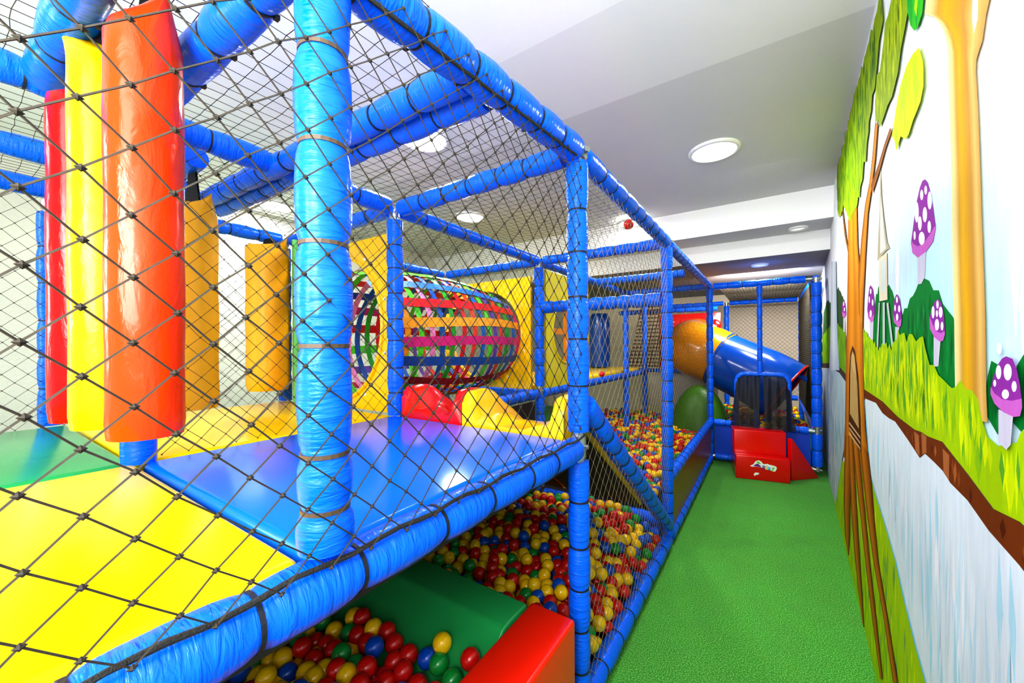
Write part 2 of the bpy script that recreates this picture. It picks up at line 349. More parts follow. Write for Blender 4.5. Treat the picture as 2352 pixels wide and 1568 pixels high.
# foreground grass below the water
wg = [zz(p) for p in [(1912, 1060), (2000, 1060), (2012, 1130), (2040, 1220), (2060, 1290), (2080, 1380), (2105, 1480), (2130, 1568), (2160, 1680)]]
wg = [(2.75, .001), (2.75, .30)]+wg[0:]+[(wg[-1][0], .001)]
mpoly(wg, (176, 210, 20), px=False)
strokes(wg, 500, [(206, 226, 0), (160, 206, 20), (120, 170, 90), (130, 180, 60), (214, 232, 0)], .07, .012)
# water
wl = [(1988, 922), (1993, 990), (2000, 1085), (2012, 1130), (2040, 1220), (2060, 1290), (2080, 1380), (2105, 1480), (2130, 1568), (2160, 1680), (2250, 2000)]
bank_bot = [(1990, 915), (2015, 925), (2030, 948), (2045, 960), (2060, 968), (2090, 1010), (2110, 1040), (2118, 1052), (2130, 1042), (2150, 1060), (2172, 1082), (2190, 1110), (2230, 1150), (2280, 1220), (2352, 1300), (2520, 1520), (2700, 1760)]
w = [zz(p) for p in bank_bot]+[(S0, .3), (S0, .001)]+[zz(p) for p in wl[::-1]]
mpoly(w, (226, 239, 243), px=False)
strokes(w, 700, [(240, 247, 250), (206, 234, 243), (232, 241, 245), (216, 232, 238), (186, 228, 240)], .15, .011)
a = [zz(p) for p in wl]
for d0, d1, c in ((0, .012, (40, 184, 232)), (.012, .03, (150, 216, 236))):
    q = [(s-d0, z) for s, z in a]+[(s-d1, z+.01) for s, z in a[::-1]]; mpoly(q, c, px=False)
# brown bank
w = [zz(p) for p in bank_top[::-1]]+[zz(p) for p in bank_bot[::-1]]
mpoly(w, (126, 62, 16), px=False)
strokes(w, 260, [(96, 40, 10), (150, 84, 30), (176, 108, 56), (110, 50, 14)], .03, .012)
for q in ([(2104, 990), (2116, 1000), (2118, 1048), (2108, 1034)], [(2122, 994), (2134, 1003), (2134, 1040), (2124, 1044)], [(2172, 1030), (2188, 1046), (2187, 1104), (2174, 1082)]): mpoly(q, (182, 116, 66))
# waterfall at the far end
w = [zz(p) for p in [(1886, 842), (1912, 838), (1930, 848), (1946, 874), (1946, 1000), (1932, 1080), (1921, 1160)]]+[(2.75, .002), (5.6, .002), (5.6, 1.3)]
mpoly(w, (186, 206, 216), px=False); strokes(w, 260, [(210, 224, 232), (170, 200, 214), (150, 190, 206), (226, 232, 238)], .13, .05)
mpoly([(1886, 834), (1912, 834), (1930, 842), (1947, 862), (1947, 880), (1930, 856), (1912, 846), (1886, 844)], (84, 66, 58))
strip([(1911, 600), (1909, 760), (1906, 850)], [(1922, 600), (1925, 760), (1930, 850)], [(196, 204, 212), (226, 234, 240), (170, 196, 214)])
# house tree with arched door
strip([(1951, 440), (1950, 560), (1948, 700), (1945, 850), (1943, 960), (1940, 1050)], [(1970, 440), (1973, 560), (1984, 700), (1986, 850), (1990, 980), (2001, 1080)], [(160, 92, 14), (206, 136, 22), (226, 158, 28), (196, 124, 18), (224, 158, 30), (176, 104, 16)])
strip([(2014, 280), (2007, 360), (2000, 420), (1990, 470), (1981, 550), (1974, 640), (1976, 720)], [(2020, 285), (2014, 365), (2006, 430), (1997, 490), (1991, 590), (1986, 690), (1984, 760)], [(150, 84, 20), (226, 160, 40), (190, 120, 30)])
strip([(2049, 292), (2034, 335), (2022, 375), (2004, 425)], [(2053, 298), (2038, 340), (2026, 385), (2007, 445)], [(140, 84, 30), (190, 124, 50)])
strip([(1936, 480), (1942, 540), (1950, 580)], [(1938, 480), (1946, 540), (1954, 600)], [(120, 84, 30), (150, 104, 40)])
for l, r in (([(1945, 1000), (1941, 1080), (1940, 1150), (1943, 1230), (1950, 1275)], [(1955, 1000), (1958, 1080), (1956, 1150), (1955, 1230), (1952, 1275)]),
             ([(1951, 1000), (1954, 1080), (1958, 1180), (1966, 1280), (1976, 1370), (1984, 1440)], [(1962, 1000), (1966, 1080), (1972, 1180), (1978, 1280), (1984, 1370), (1988, 1440)]),
             ([(1962, 1020), (1968, 1090), (1980, 1190), (1992, 1300), (2008, 1430), (2026, 1560)], [(1976, 1020), (1982, 1090), (1992, 1190), (2003, 1300), (2018, 1430), (2032, 1560)]),
             ([(1976, 1010), (1984, 1090), (1996, 1190), (2010, 1290), (2034, 1420), (2056, 1568)], [(1998, 1040), (2006, 1110), (2012, 1190), (2022, 1290), (2044, 1420), (2068, 1568)])):
    strip(l, r, [(120, 66, 10), (206, 136, 24), (176, 108, 16), (110, 60, 10)])
mpoly([(1952, 960), (1953, 860), (1956, 810), (1961, 793), (1967, 806), (1975, 865), (1980, 965), (1982, 1040), (1968, 1012), (1952, 986)], (92, 52, 22))
mpoly([(1955, 950), (1956, 860), (1958, 818), (1961, 805), (1966, 818), (1972, 880), (1976, 985)], (206, 178, 116))
for k in range(5):
    t = (k+.6)/5.2; mpoly([(1956.5+t*15, 835+t*34), (1957.1+t*15, 835+t*34), (1957.2+t*18, 956+t*24), (1956.4+t*18, 956+t*24)], (140, 104, 52), nl=False)
layer[0] += 1
for k in range(3): mpoly([(1953, 968+k*12), (1979, 1002+k*13), (1980, 1008+k*13), (1953, 973+k*12)], (214, 184, 140), nl=False)
layer[0] += 1
# leaves
def leaves(P, base, cols, n, colf=None, amp=.035, ln=.07):
    w = jag([zz(p) for p in P], amp, .05); mpoly(w, base, px=False); strokes(w, n, cols, ln, .02, colf)
b1 = Z1([(352, -60), (356, 20), (360, 90), (342, 200), (330, 320), (310, 450), (295, 550), (285, 650), (270, 750), (255, 850), (240, 930), (222, 962), (205, 992), (190, 950), (175, 930), (160, 985), (150, 960), (144, 800), (149, 752), (180, 640), (230, 420), (280, 240), (330, 60), (345, -60)])
def c1(q):
    t = max(0, min(1, (q[1]-1.9)/1.1)); k = R.uniform(-.2, .2); t = max(0, min(1, t+k))
    return (214-150*t, 236-122*t, 4+16*t)
leaves(b1, (150, 178, 12), None, 420, c1)
def c2(q):
    t = R.uniform(0, 1); return (130+70*t, 160+60*t, 16)
leaves(Z1([(405, -60), (398, 20), (370, 100), (355, 250), (332, 350), (325, 450), (325, 540), (345, 556), (360, 520), (382, 460), (400, 420), (425, 330), (440, 200), (460, 100), (470, 60), (478, -60)]), (158, 186, 16), None, 160, c2)
leaves(Z1([(474, 30), (490, 110), (505, 135), (520, 100), (540, 50), (552, -60), (470, -60)]), (60, 200, 40), [(190, 240, 0), (30, 180, 60)], 70)
leaves(Z1([(500, 235), (530, 222), (550, 240), (555, 300), (550, 390), (535, 450), (520, 500), (500, 580), (480, 635), (465, 650), (440, 660), (410, 640), (400, 600), (410, 540), (425, 470), (440, 400), (455, 340), (470, 290)]), (216, 240, 0), [(226, 246, 0), (236, 250, 0), (200, 226, 20)], 170)
# right mushroom in front of the grass
mushroom([(935, 98), (965, 110), (985, 160), (1000, 230), (1010, 320), (1000, 368), (970, 372), (920, 350), (880, 310), (862, 265), (872, 200), (897, 135), (915, 108)],
         [(862, 235), (880, 265), (915, 292), (960, 300), (1008, 290), (1010, 330), (1000, 370), (970, 373), (920, 350), (880, 312), (862, 270)],
         [(900, 170, 13, 32), (943, 170, 19, 38), (973, 235, 12, 25), (882, 220, 7, 16), (932, 270, 17, 22)], [(898, 338), (967, 368), (955, 500), (935, 522), (898, 488)], Z2, 1.96, (1850, 768))
mellipse((2311, 800), 6, 14, (250, 254, 255))
mo = mur.build('mural_painting', M['paint'], wall)
ca = mo.data.color_attributes.new('Col', 'FLOAT_COLOR', 'POINT')
ca.data.foreach_set('color', [x for c in mcol for x in (c[0], c[1], c[2], 1)])
mo['label'] = 'painted forest mural with trees, stream and purple mushrooms'

# ------------------------------------------------------------------ ceiling lamps
def downlight(x, y, z, r, label, m='lamp', w=0, grp=None):
    t = thing('ceiling_downlight', label, 'ceiling light', (x, y, z))
    b = MB(); n = 28
    ring = [(r*1.12, 0), (r*1.12, -.012), (r*.98, -.022), (r*.92, -.006), (r*.92, 0)]
    vs = [(x+a*math.cos(2*math.pi*j/n), y+a*math.sin(2*math.pi*j/n), z+h) for a, h in ring for j in range(n)]
    b.add(vs, [(i*n+j, i*n+(j+1) % n, (i+1)*n+(j+1) % n, (i+1)*n+j) for i in range(4) for j in range(n)]); b.build('trim_ring', M['trim_white'], t, smooth=True)
    b = MB(); b.add([(x+r*.93*math.cos(2*math.pi*j/n), y+r*.93*math.sin(2*math.pi*j/n), z-.006) for j in range(n)], [tuple(range(n))[::-1]]); b.build('lamp_lens', M[m], t)
    if w:
        li = bpy.data.lights.new('lamp_light', 'AREA'); li.shape = 'DISK'; li.size = r*1.8; li.energy = w
        lo = bpy.data.objects.new('lamp_light', li); C.objects.link(lo); lo.location = (x, y, z-.03)
downlight(-2.047, 1.946, 3.02, .16, 'round ceiling downlight above the net roof, seen below the doubled blue beams', w=22)
downlight(-4.3, 1.974, 3.02, .16, 'round ceiling downlight far left, seen just left of the nearest blue post', w=22)
downlight(-2.841, 3.402, 3.02, .16, 'round ceiling downlight over the woven ribbon tunnel', w=22)
downlight(-.338, 3.315, 3.02, .16, 'large round ceiling downlight over the green corridor', w=22)
downlight(.266, 4.974, 2.74, .075, 'small unlit round downlight in the lowered soffit beside the mural wall', 'lamp_dim')
downlight(-.081, 5.702, 2.53, .085, 'small round downlight in the low ceiling above the far entrance', 'lamp_dim', 7)
downlight(-1.35, 4.55, 2.98, .14, 'round ceiling downlight over the net roof beyond the third blue post', w=12)

# ------------------------------------------------------------------ padded frame members
tie_cache = {}
def tie_mesh(r, near, brown=False):
    k = (round(r, 4), near, brown)
    if k not in tie_cache:
        b = MB(); n = 20; w = .0035 if near else .0028
        prof = [(r-.0015, -w), (r+.0022, -w), (r+.0022, w), (r-.0015, w)]
        vs = [(a*math.cos(2*math.pi*j/n), a*math.sin(2*math.pi*j/n), h) for a, h in prof for j in range(n)]
        b.add(vs, [(i*n+j, i*n+(j+1) % n, ((i+1) % 4)*n+(j+1) % n, ((i+1) % 4)*n+j) for i in range(4) for j in range(n)])
        if near:
            q = -.6; c = V(((r+.004)*math.cos(q), (r+.004)*math.sin(q), 0)); b.box(c.x-.005, c.x+.005, c.y-.005, c.y+.005, -.006, .006)
        me = bpy.data.meshes.new('cable_tie'); me.from_pydata([tuple(v) for v in b.v], [], b.f); me.materials.append(M['tie_brown' if brown else 'tie_dark'])
        tie_cache[k] = me
    return tie_cache[k]
def member(kind, label, A, B, r=.044, sp=.17, ties=None, near=False, clampA=False, clampB=False, cat=None, pads=None, tieparts=True):
    A, B = V(A), V(B); Lh = (B-A).length; d = (B-A).normalized()
    name = {'post': 'padded_post', 'beam': 'padded_rail', 'brace': 'padded_brace'}[kind]
    t = thing(name, label, cat or {'post': 'post', 'beam': 'padded rail', 'brace': 'brace'}[kind], A)
    ax = max(range(3), key=lambda i: abs(d[i])); m = M['blue_'+'xyz'[ax]]
    rot = d.to_track_quat('Z', 'Y')
    pads = pads or [(0, Lh)]
    for (a0, a1) in pads:
        if ties is None:
            n = max(2, round((a1-a0)/sp)); tt = [a0+(a1-a0)*(i+R.uniform(-.08, .08))/n for i in range(1, n)]
        else: tt = [q for q in ties if a0 < q < a1]
        cuts = [a0]+tt+[a1]; path = []; rad = []
        for i in range(len(cuts)-1):
            c0, c1 = cuts[i], cuts[i+1]; e0 = .06 if i == 0 else .19; e1 = .06 if i == len(cuts)-2 else .19
            fat = R.uniform(.97, 1.03); l = c1-c0
            for q in ((0, .02/l, .3*.1/l*1.4, .5, 1-.3*.1/l*1.4, 1-.02/l) if l > .11 else (0, .25, .5, .75)):
                bl = min(1, math.sin(math.pi*min(max(q, 0), 1))**.45); e = e0 if q < .5 else e1
                path.append(A+d*(c0+l*q)); rad.append(r*fat*(1-e*(1-bl)))
        path.append(A+d*a1); rad.append(r*.94)
        b = MB(); b.tube(path, rad, 20 if near else 14, wob=.012 if near else .008); b.build('foam_sleeve', m, t, smooth='auto')
        if tieparts:
            for q in tt:
                o = bpy.data.objects.new('cable_tie', tie_mesh(r*.83, near, label.startswith('thick'))); C.objects.link(o); o.parent = t; o.location = d*q; o.rotation_mode = 'QUATERNION'; o.rotation_quaternion = rot
    if len(pads) > 1:
        b = MB(); b.tube([A+d*pads[0][1]-d*.02, A+d*pads[1][0]+d*.02], .024, 14)
        c = A+d*((pads[0][1]+pads[1][0])/2); b.tube([c-d*.045, c+d*.045], .03, 14); b.tube([c+V((0.02, 0, 0)), c+V((.042, 0, .0))], .009, 8); b.build('pipe_clamp', M['metal'], t, smooth='auto')
    for flag, P, s in ((clampA, A, -1), (clampB, B, 1)):
        if flag:
            b = MB(); b.tube([P-d*s*.03, P+d*s*.045], .024, 14); b.tube([P+d*s*.02, P+d*s*.06], .031, 14)
            if r != .0455: b.tube([P+d*s*.04+V((.02, -.01, 0)), P+d*s*.04+V((.048, -.02, 0))], .011, 8); b.build('pipe_clamp', M['metal'], t, smooth='auto')
    return t
# posts
member('post', 'thick blue padded post with shiny wrinkles and bronze ties, nearest the camera', (FX, Y1, 1.178), (FX, Y1, 2.2), .0455, ties=[z-1.178 for z in (1.247, 1.34, 1.523, 1.695, 1.863, 2.022)], near=True, clampA=True)
member('post', 'blue padded post with metal clamp at the right front corner of the blue deck', (FX, Y2, .06), (FX, Y2, 2.255), .044, near=True, clampB=True, pads=[(0, 1.0), (1.12, 2.195)])
member('post', 'blue padded post at the foot of the diagonal brace, beside the green corridor', (FX, Y3, .09), (FX, Y3, 2.26), .044, clampB=True)
member('post', 'blue padded corner post left of the far entrance, after the brown wall', (FX, Y4, .09), (FX, Y4, 2.27), .042)
member('post', 'blue padded post against the mural wall, right of the red wedge', (RX, Y4, .12), (RX, Y4, 2.24), .052, clampA=True, clampB=True, pads=[(0, .37), (.46, 2.12)])
member('post', 'blue padded post behind the blue slide tube, topped by a metal joint', (FX, Y6, .15), (FX, Y6, 2.25), .044, clampB=True)
member('post', 'blue padded post in the far right corner behind the entrance', (RX, Y6, .01), (RX, Y6, 2.26), .04)
member('post', 'blue padded post mostly hidden behind the orange hanging bag', (NX, Y1, 1.142), (NX, Y1, 2.26), .046)
member('post', 'blue padded post at the far left deck corner beside the red slide fin', (NX, Y2, 1.142), (NX, Y2, 2.23), .046, sp=.14, clampB=True)
member('post', 'blue padded post at the right edge of the amber panel behind the ribbon tunnel', (NX, Y3, .3), (NX, Y3, 2.24), .046, sp=.17, clampB=True, clampA=True, pads=[(0, .77), (.86, 1.94)])
member('post', 'slim blue padded post rising from the far balls, left one of the two', (NX, Y4, .15), (NX, Y4, 2.22), .044)
member('post', 'slim blue padded post rising from the far balls, right one of the two', (NX, Y5, .15), (NX, Y5, 2.25), .044)
member('post', 'blue padded post behind the red hanging bag at the far left', (-2.99, .312, 1.142), (-2.99, .312, 2.2), .046, clampB=True)
member('post', 'blue padded post behind the short amber bag, its foot showing below the bag', (OX, Y2-.03, 1.142), (OX, Y2-.03, 2.24), .044, clampB=True)
member('post', 'blue padded post between the back corner beams above the ribbon tunnel', (OX, Y3, .16), (OX, Y3, 2.26), .044)
member('post', 'thin blue padded upright from the arch top to the top rail', (-.085, Y4, 1.2), (-.085, Y4, 2.26), .03, sp=.13)
# lengthwise beams
member('beam', 'long blue padded deck rail along the front edge, foreground', (FX, -1.45, ZD), (FX, Y2-.05, ZD), .05, sp=.185, near=True)
member('beam', 'blue padded top beam running up out of frame above the nearest bay', (FX, -.9, 2.07), (FX, Y2-.03, 2.30), .05, near=True, sp=.17)
member('beam', 'blue padded top beam from the clamped corner post to the brace post', (FX, Y2+.06, ZT), (FX, Y3-.03, ZT), .044, clampA=True)
member('beam', 'blue padded top beam along the low brown wall bay to the far corner', (FX, Y3+.06, ZT), (FX, Y4-.03, ZT), .042)
member('beam', 'blue padded floor rail along the ball pit beside the green carpet', (FX, Y2+.04, ZB), (FX, Y3-.04, ZB), .046, sp=.19)
member('beam', 'blue padded floor rail under the low brown wall', (FX, Y3+.05, ZB), (FX, Y4-.04, ZB), .044, sp=.19)
member('beam', 'blue padded rail on top of the low brown wall', (FX, Y3+.04, .52), (FX, Y4-.04, .52), .044)
member('brace', 'diagonal blue padded brace sloping from the deck corner to the floor', (FX, Y2+.06, 1.275), (FX, Y3-.03, .18), .05, sp=.15)
member('beam', 'blue padded top beam of the middle row, ending left of the red slide fin', (NX, -1.3, ZT), (NX, Y2-.05, ZT), .048, sp=.2)
member('beam', 'blue padded top beam crossing above the ribbon tunnel towards the amber panel post', (NX, Y2+.05, ZT), (NX, Y3-.05, ZT), .042)
member('beam', 'blue padded top beam continuing from the amber panel post into the back', (NX, Y3+.05, ZT), (NX, Y5, ZT), .042)
member('beam', 'blue padded rail at deck height below the ribbon tunnel, beside the slides', (NX, Y2+.05, 1.09), (NX, Y3-.05, 1.09), .046)
member('beam', 'blue padded deck-height rail under the yellow far platform', (NX, Y3+.05, 1.09), (NX, Y5, 1.09), .044)
member('beam', 'blue padded top beam at the far left edge, lower of the pair there', (OX, -1.3, ZT), (OX, Y1-.06, ZT), .046, sp=.2)
member('beam', 'blue padded top beam along the wall side above the short amber bag', (OX, Y1+.06, ZT), (OX, Y2-.06, ZT), .044)
member('beam', 'blue padded top beam along the wall side above the ribbon tunnel', (OX, Y2+.05, ZT), (OX, Y3-.05, ZT), .042)
member('beam', 'blue padded top beam at the far left, upper of the pair beside the red bag', (-2.39, -1.3, ZT), (-2.39, .72, ZT), .046, sp=.2)
member('beam', 'blue padded right top beam over the far entrance bay', (RX, Y4+.06, ZT), (RX, Y6-.05, ZT), .04)
member('beam', 'blue padded right side rail of the far ball pit', (RX, Y4+.06, .52), (RX, Y6-.05, .60), .044)
# crosswise beams
member('beam', 'blue padded cross beam behind the top of the orange bag, running up right', (NX+.05, Y1, 2.27), (FX-.05, Y1, 2.25), .047, sp=.19, near=True)
member('beam', 'blue padded cross beam from which the three slim bags hang', (NX+.03, .175, ZT), (FX-.05, .175, ZT), .047, sp=.19, near=True)
member('beam', 'blue padded cross beam at the far left behind the red bag', (-2.93, Y1, ZT), (NX-.05, Y1, ZT), .046)
member('beam', 'short blue padded beam stub holding the tall amber bag', (-2.36, .585, ZT), (-1.93, .585, ZT), .046, sp=.2)
member('beam', 'blue padded cross beam above the net roof, front one of the doubled pair', (OX+.3, .80, ZT+.02), (FX-.05, .80, ZT-.04), .046, sp=.2)
member('beam', 'blue padded cross beam above the net roof, rear one of the doubled pair', (OX+.3, .895, ZT+.02), (FX-.05, .895, ZT-.04), .046, sp=.2)
member('beam', 'blue padded cross beam at the end of the blue deck between two clamped posts', (NX+.06, Y2, ZT-.01), (FX-.06, Y2, ZT), .046, sp=.17, clampB=True)
member('beam', 'blue padded cross beam above the yellow panel with the round opening', (OX+.05, Y2, ZT), (NX-.05, Y2, ZT), .044)
member('beam', 'blue padded cross beam from the amber panel post to the brace post, at the top', (NX+.05, Y3, ZT), (FX-.05, Y3, ZT), .042)
member('beam', 'thick blue padded cross rail halfway up behind the clamped corner post', (NX+.04, Y3, 1.875), (FX-.04, Y3, 1.875), .055, sp=.12)
member('beam', 'blue padded cross beam above the amber panel behind the ribbon tunnel', (OX+.05, Y3, ZT), (NX-.05, Y3, ZT), .042)
member('beam', 'blue padded rail under the amber panel', (OX+.05, Y3, 1.08), (NX-.05, Y3, 1.08), .044)
member('beam', 'blue padded floor beam under the slides, lower of the stack', (NX+.05, Y3, .09), (FX-.06, Y3, .09), .05, sp=.3)
member('beam', 'blue padded floor beam under the slides, upper of the stack', (NX+.05, Y3, .185), (FX-.06, Y3, .185), .05, sp=.3)
member('beam', 'blue ribbed padded cross bar ending short of the top rail', (-1.66, 4.3, 2.27), (-.72, 4.3, 2.27), .044, sp=.06)
member('beam', 'dark blue padded cross beam high up before the tube slide', (NX+.05, Y4, ZT), (FX-.05, Y4, ZT), .042)
member('beam', 'dark blue padded cross beam above the red slide panel', (-2.3, 7.05, 2.13), (FX-.04, 7.05, 2.13), .042)
member('beam', 'blue padded top rail over the far entrance with a bare pipe end', (FX+.05, Y4, ZT-.01), (RX-.1, Y4, ZT-.01), .044, sp=.17, clampB=True)
member('beam', 'blue padded rail on the low blue wall, left of the arch', (FX+.05, Y4, .52), (-.34, Y4, .52), .044, sp=.16)
member('beam', 'blue padded rail on the low blue wall, right of the arch', (.21, Y4, .52), (RX-.08, Y4, .52), .044, sp=.14, clampB=True)
member('beam', 'blue padded floor rail under the low blue wall', (FX+.06, Y4, ZB+.01), (RX-.07, Y4, ZB+.01), .042, sp=.14, clampA=True, clampB=True)
member('beam', 'blue padded top beam at the very back over the cream wall', (FX+.05, Y6, ZT), (RX-.05, Y6, ZT), .042)
member('beam', 'blue padded top beam left of the very back corner post', (NX, Y6, ZT), (FX-.05, Y6, ZT), .042)
member('beam', 'blue padded rail low at the very back of the ball pit', (FX+.05, Y6, .62), (RX-.05, Y6, .62), .044)

# ------------------------------------------------------------------ deck pads
def pad(name, x0, x1, y0, y1, z1, m, label, th=.07):
    b = MB(); b.box(x0, x1, y0, y1, z1-th, z1)
    o = b.build(name, m, None, bevel=.022, seg=4); tag(o, label, 'play mat'); return o
pad('deck_pad', NX+.01, -.69, -1.45, Y1-.01, 1.145, M['pad_yellow'], 'glossy yellow deck pad in the foreground, front left')
pad('deck_pad', NX+.01, -.69, Y1+.005, Y2-.015, 1.143, M['pad_blue'], 'glossy blue deck pad in front of the slides')
pad('deck_pad', OX+.0, NX-.01, -1.45, Y1-.01, 1.143, M['pad_green'], 'glossy green deck pad at the left edge beyond the bags')
pad('deck_pad', OX+.0, NX-.01, Y1+.005, Y2-.02, 1.14, M['pad_yellow'], 'glossy yellow deck pad by the wall, before the ribbon tunnel')
pad('deck_pad', OX+.1, NX-.06, Y3+.1, 6.6, 1.16, M['pad_yellow'], 'yellow far platform pad behind the amber panel')
b = MB(); b.box(OX, FX-.03, -1.45, Y2-.02, 1.03, 1.07); simple('deck_board', b, M['board_dark'], 'dark board carrying the near deck pads from below', 'board')
b = MB(); b.box(NX-.04, NX+.0, -1.45, 2.98, .0, 1.02); simple('shade_board', b, M['board_dark'], 'added dark board darkening the space under the deck behind the near balls', 'board')  # added to enclose the space below the deck and keep it dark
b = MB(); b.box(NX+.02, FX-.02, -.9, 2.97, .004, .02); simple('pit_liner', b, M['liner'], 'dark grey liner under the near balls', 'mat')
b = MB(); b.box(NX-1.1, FX-.03, 3.14, 8.05, .004, .15); b.box(FX-.03, RX-.05, Y4+.08, 8.05, .004, .15); simple('foam_underlay', b, M['liner'], 'dark base under the far ball pit', 'mat')

# ------------------------------------------------------------------ cushions at the near pit
b = MB(); b.prism([(NX+.02, .62, .02), (NX+.02, 1.14, .5), (NX+.02, 1.30, .5), (NX+.02, 1.36, .02)], (-.80-NX-.02, 0, 0))
simple('wedge_cushion', b, M['pad_green'], 'sloping green foam wedge between the near and middle ball pits', 'cushion', bevel=.012)
b = MB(); b.box(-.79, -.60, -.9, 1.315, .0, .505)
simple('block_cushion', b, M['pad_red'], 'long red orange foam block beside the green wedge', 'cushion', bevel=.014)

# ------------------------------------------------------------------ hanging bags
def bag(label, x, y, z0, z1, r, m, flat, hang, yaw=0):
    t = thing('hanging_bag', label, 'punching bag', (x, y, z0))
    b = MB(); n = 28; ks = 30; vs = []
    for i in range(ks+1):
        q = i/ks; z = z0+(z1-z0)*q; rr = r*(1+.015*math.sin(q*17+x*9)+R.uniform(-.006, .006)); pinch = 0
        if q > 1-flat: pinch = ((q-(1-flat))/flat)**1.6
        if i == 0: rr *= .94
        if m == M['bag_red'] and q > .95: rr *= math.sqrt(1-.9*((q-.95)/.05)**2); pinch = 0
        for j in range(n):
            a = 2*math.pi*j/n; ex = rr*(1+.35*pinch)*math.cos(a); ey = rr*(1-.93*pinch)*math.sin(a)
            dz = .018*math.sin(2*a+1)*pinch
            vs.append((x+ex*math.cos(yaw)-ey*math.sin(yaw), y+ex*math.sin(yaw)+ey*math.cos(yaw), z+dz))
    b.add(vs, [(i*n+j, i*n+(j+1) % n, (i+1)*n+(j+1) % n, (i+1)*n+j) for i in range(ks) for j in range(n)]+[tuple(range(n))[::-1], tuple(ks*n+j for j in range(n))])
    b.build('bag_body', m, t, smooth='auto')
    c, s = math.cos(yaw), math.sin(yaw)
    b = MB(); w = r*.5; b.add([(x-w*c, y-w*s, z1-.03), (x+w*c, y+w*s, z1-.03), (x+w*.4*c, y+w*.4*s, hang), (x-w*.4*c, y-w*.4*s, hang)], [(0, 1, 2, 3)])
    b.add([(v.x+.004, v.y+.006, v.z) for v in b.v[:4]], [(3, 2, 1, 0)]); b.build('hanging_strap', M['black'], t)
    return t
bag('slim orange hanging bag, tallest and nearest of the three slim bags', -1.155, .258, 1.327, 2.29, .067, M['bag_orange'], .1, 2.33, .2)
bag('slim bright yellow hanging bag between the red and the orange ones', -1.345, .222, 1.332, 2.265, .057, M['bag_yellow'], .08, 2.33, 1.0)
bag('slim glossy red hanging bag, leftmost of the bags', -1.577, .213, 1.325, 2.225, .057, M['bag_red'], .07, 2.33, .6)
bag('tall amber hanging bag half hidden behind the orange one', -2.0, .59, 1.27, 2.14, .088, M['bag_amber'], .06, 2.27, .3)
bag('short amber hanging bag with black rim near the nearest blue post', -2.85, 1.255, 1.235, 2.235, .128, M['bag_amber'], .03, 2.27, .3)

# ------------------------------------------------------------------ yellow panels with openings, ribbon tunnel
def hole_panel(name, label, origin, ax, w, h, th, c, r, m, lab2=None, bars=False, studs=True):
    # panel in the plane of unit vector ax (horizontal) and z
    ax = V(ax); nrm = V((-ax.y, ax.x, 0)); o = V(origin); t = thing(name, label, 'play panel', o+ax*(w/2))
    n = 48; b = MB(); P = []
    for j in range(n):
        a = 2*math.pi*j/n; dx, dz = math.cos(a), math.sin(a)
        kx = ((w-c[0])/dx if dx > 1e-6 else (-c[0]/dx if dx < -1e-6 else 1e9)); kz = ((h-c[1])/dz if dz > 1e-6 else (-c[1]/dz if dz < -1e-6 else 1e9))
        k = min(kx, kz); P.append(((c[0]+r*dx, c[1]+r*dz), (c[0]+k*dx, c[1]+k*dz)))
    def pt(q, s): return o+ax*q[0]+V((0, 0, q[1]))+nrm*s
    for cx, cz in ((0, 0), (w, 0), (w, h), (0, h)):   # snap nearest outer vertex to the corner
        j = min(range(n), key=lambda i: (P[i][1][0]-cx)**2+(P[i][1][1]-cz)**2); P[j] = (P[j][0], (cx, cz))
    vs = []
    for i, o_ in P: vs += [pt(i, -th/2), pt(o_, -th/2), pt(i, th/2), pt(o_, th/2)]
    fs = []
    for j in range(n):
        a, c_ = 4*j, 4*((j+1) % n)
        fs += [(a, a+1, c_+1, c_), (a+2, c_+2, c_+3, a+3), (a, c_, c_+2, a+2), (a+1, a+3, c_+3, c_+1)]
    b.add(vs, fs); b.build('panel_sheet', m, t)
    b = MB(); b.tube([pt((c[0]+(r+.012)*math.cos(2*math.pi*j/40), c[1]+(r+.012)*math.sin(2*math.pi*j/40)), -th/2) for j in range(41)], .014, 8, caps=False); b.build('opening_rim', m, t, smooth=True)
    if studs:
        for k in range(10):
            a = 2*math.pi*(k+.5)/10; b = MB(); b.sphere(pt((c[0]+(r+.055)*math.cos(a), c[1]+(r+.055)*math.sin(a)), -th/2), .009, 8, 6); b.build('stud', M['white'], t, smooth=True)
    if bars:
        b = MB(); q = pt((c[0], c[1]), 0)
        b.prism([pt((c[0]-r-.01, c[1]-.03), -.012), pt((c[0]+r+.01, c[1]-.03), -.012), pt((c[0]+r+.01, c[1]+.03), -.012), pt((c[0]-r-.01, c[1]+.03), -.012)], nrm*.024)
        b.prism([pt((c[0]-.03, c[1]-r-.01), -.013), pt((c[0]+.03, c[1]-r-.01), -.013), pt((c[0]+.03, c[1]+r+.01), -.013), pt((c[0]-.03, c[1]+r+.01), -.013)], nrm*.026)
        b.build('cross_bar', M['plastic_amber'], t)
    return t
hole_panel('tunnel_panel', 'yellow panel with round opening into the ribbon tunnel, behind the nearest blue post', (OX+.05, Y2+.02, 1.145), (1, 0, 0), 1.07, 1.03, .03, (.545, .50), .45, M['plastic_yellow'])
hole_panel('tunnel_panel', 'amber yellow panel with white studs at the far end of the ribbon tunnel', (OX+.05, Y3-.05, 1.13), (1, 0, 0), 1.07, 1.03, .03, (.535, .50), .43, M['plastic_yellow'])
hole_panel('barred_panel', 'lime yellow panel with a barred round window beside the amber panel', (NX+.0, Y3+.1, 1.12), (0, 1, 0), 1.02, 1.12, .03, (.45, .55), .31, M['plastic_lime'], bars=True, studs=False)
member('post', 'thin pale green padded upright beside the yellow panel opening', (-2.735, 1.385, 1.145), (-2.735, 1.385, 2.27), .024, sp=2, tieparts=False)
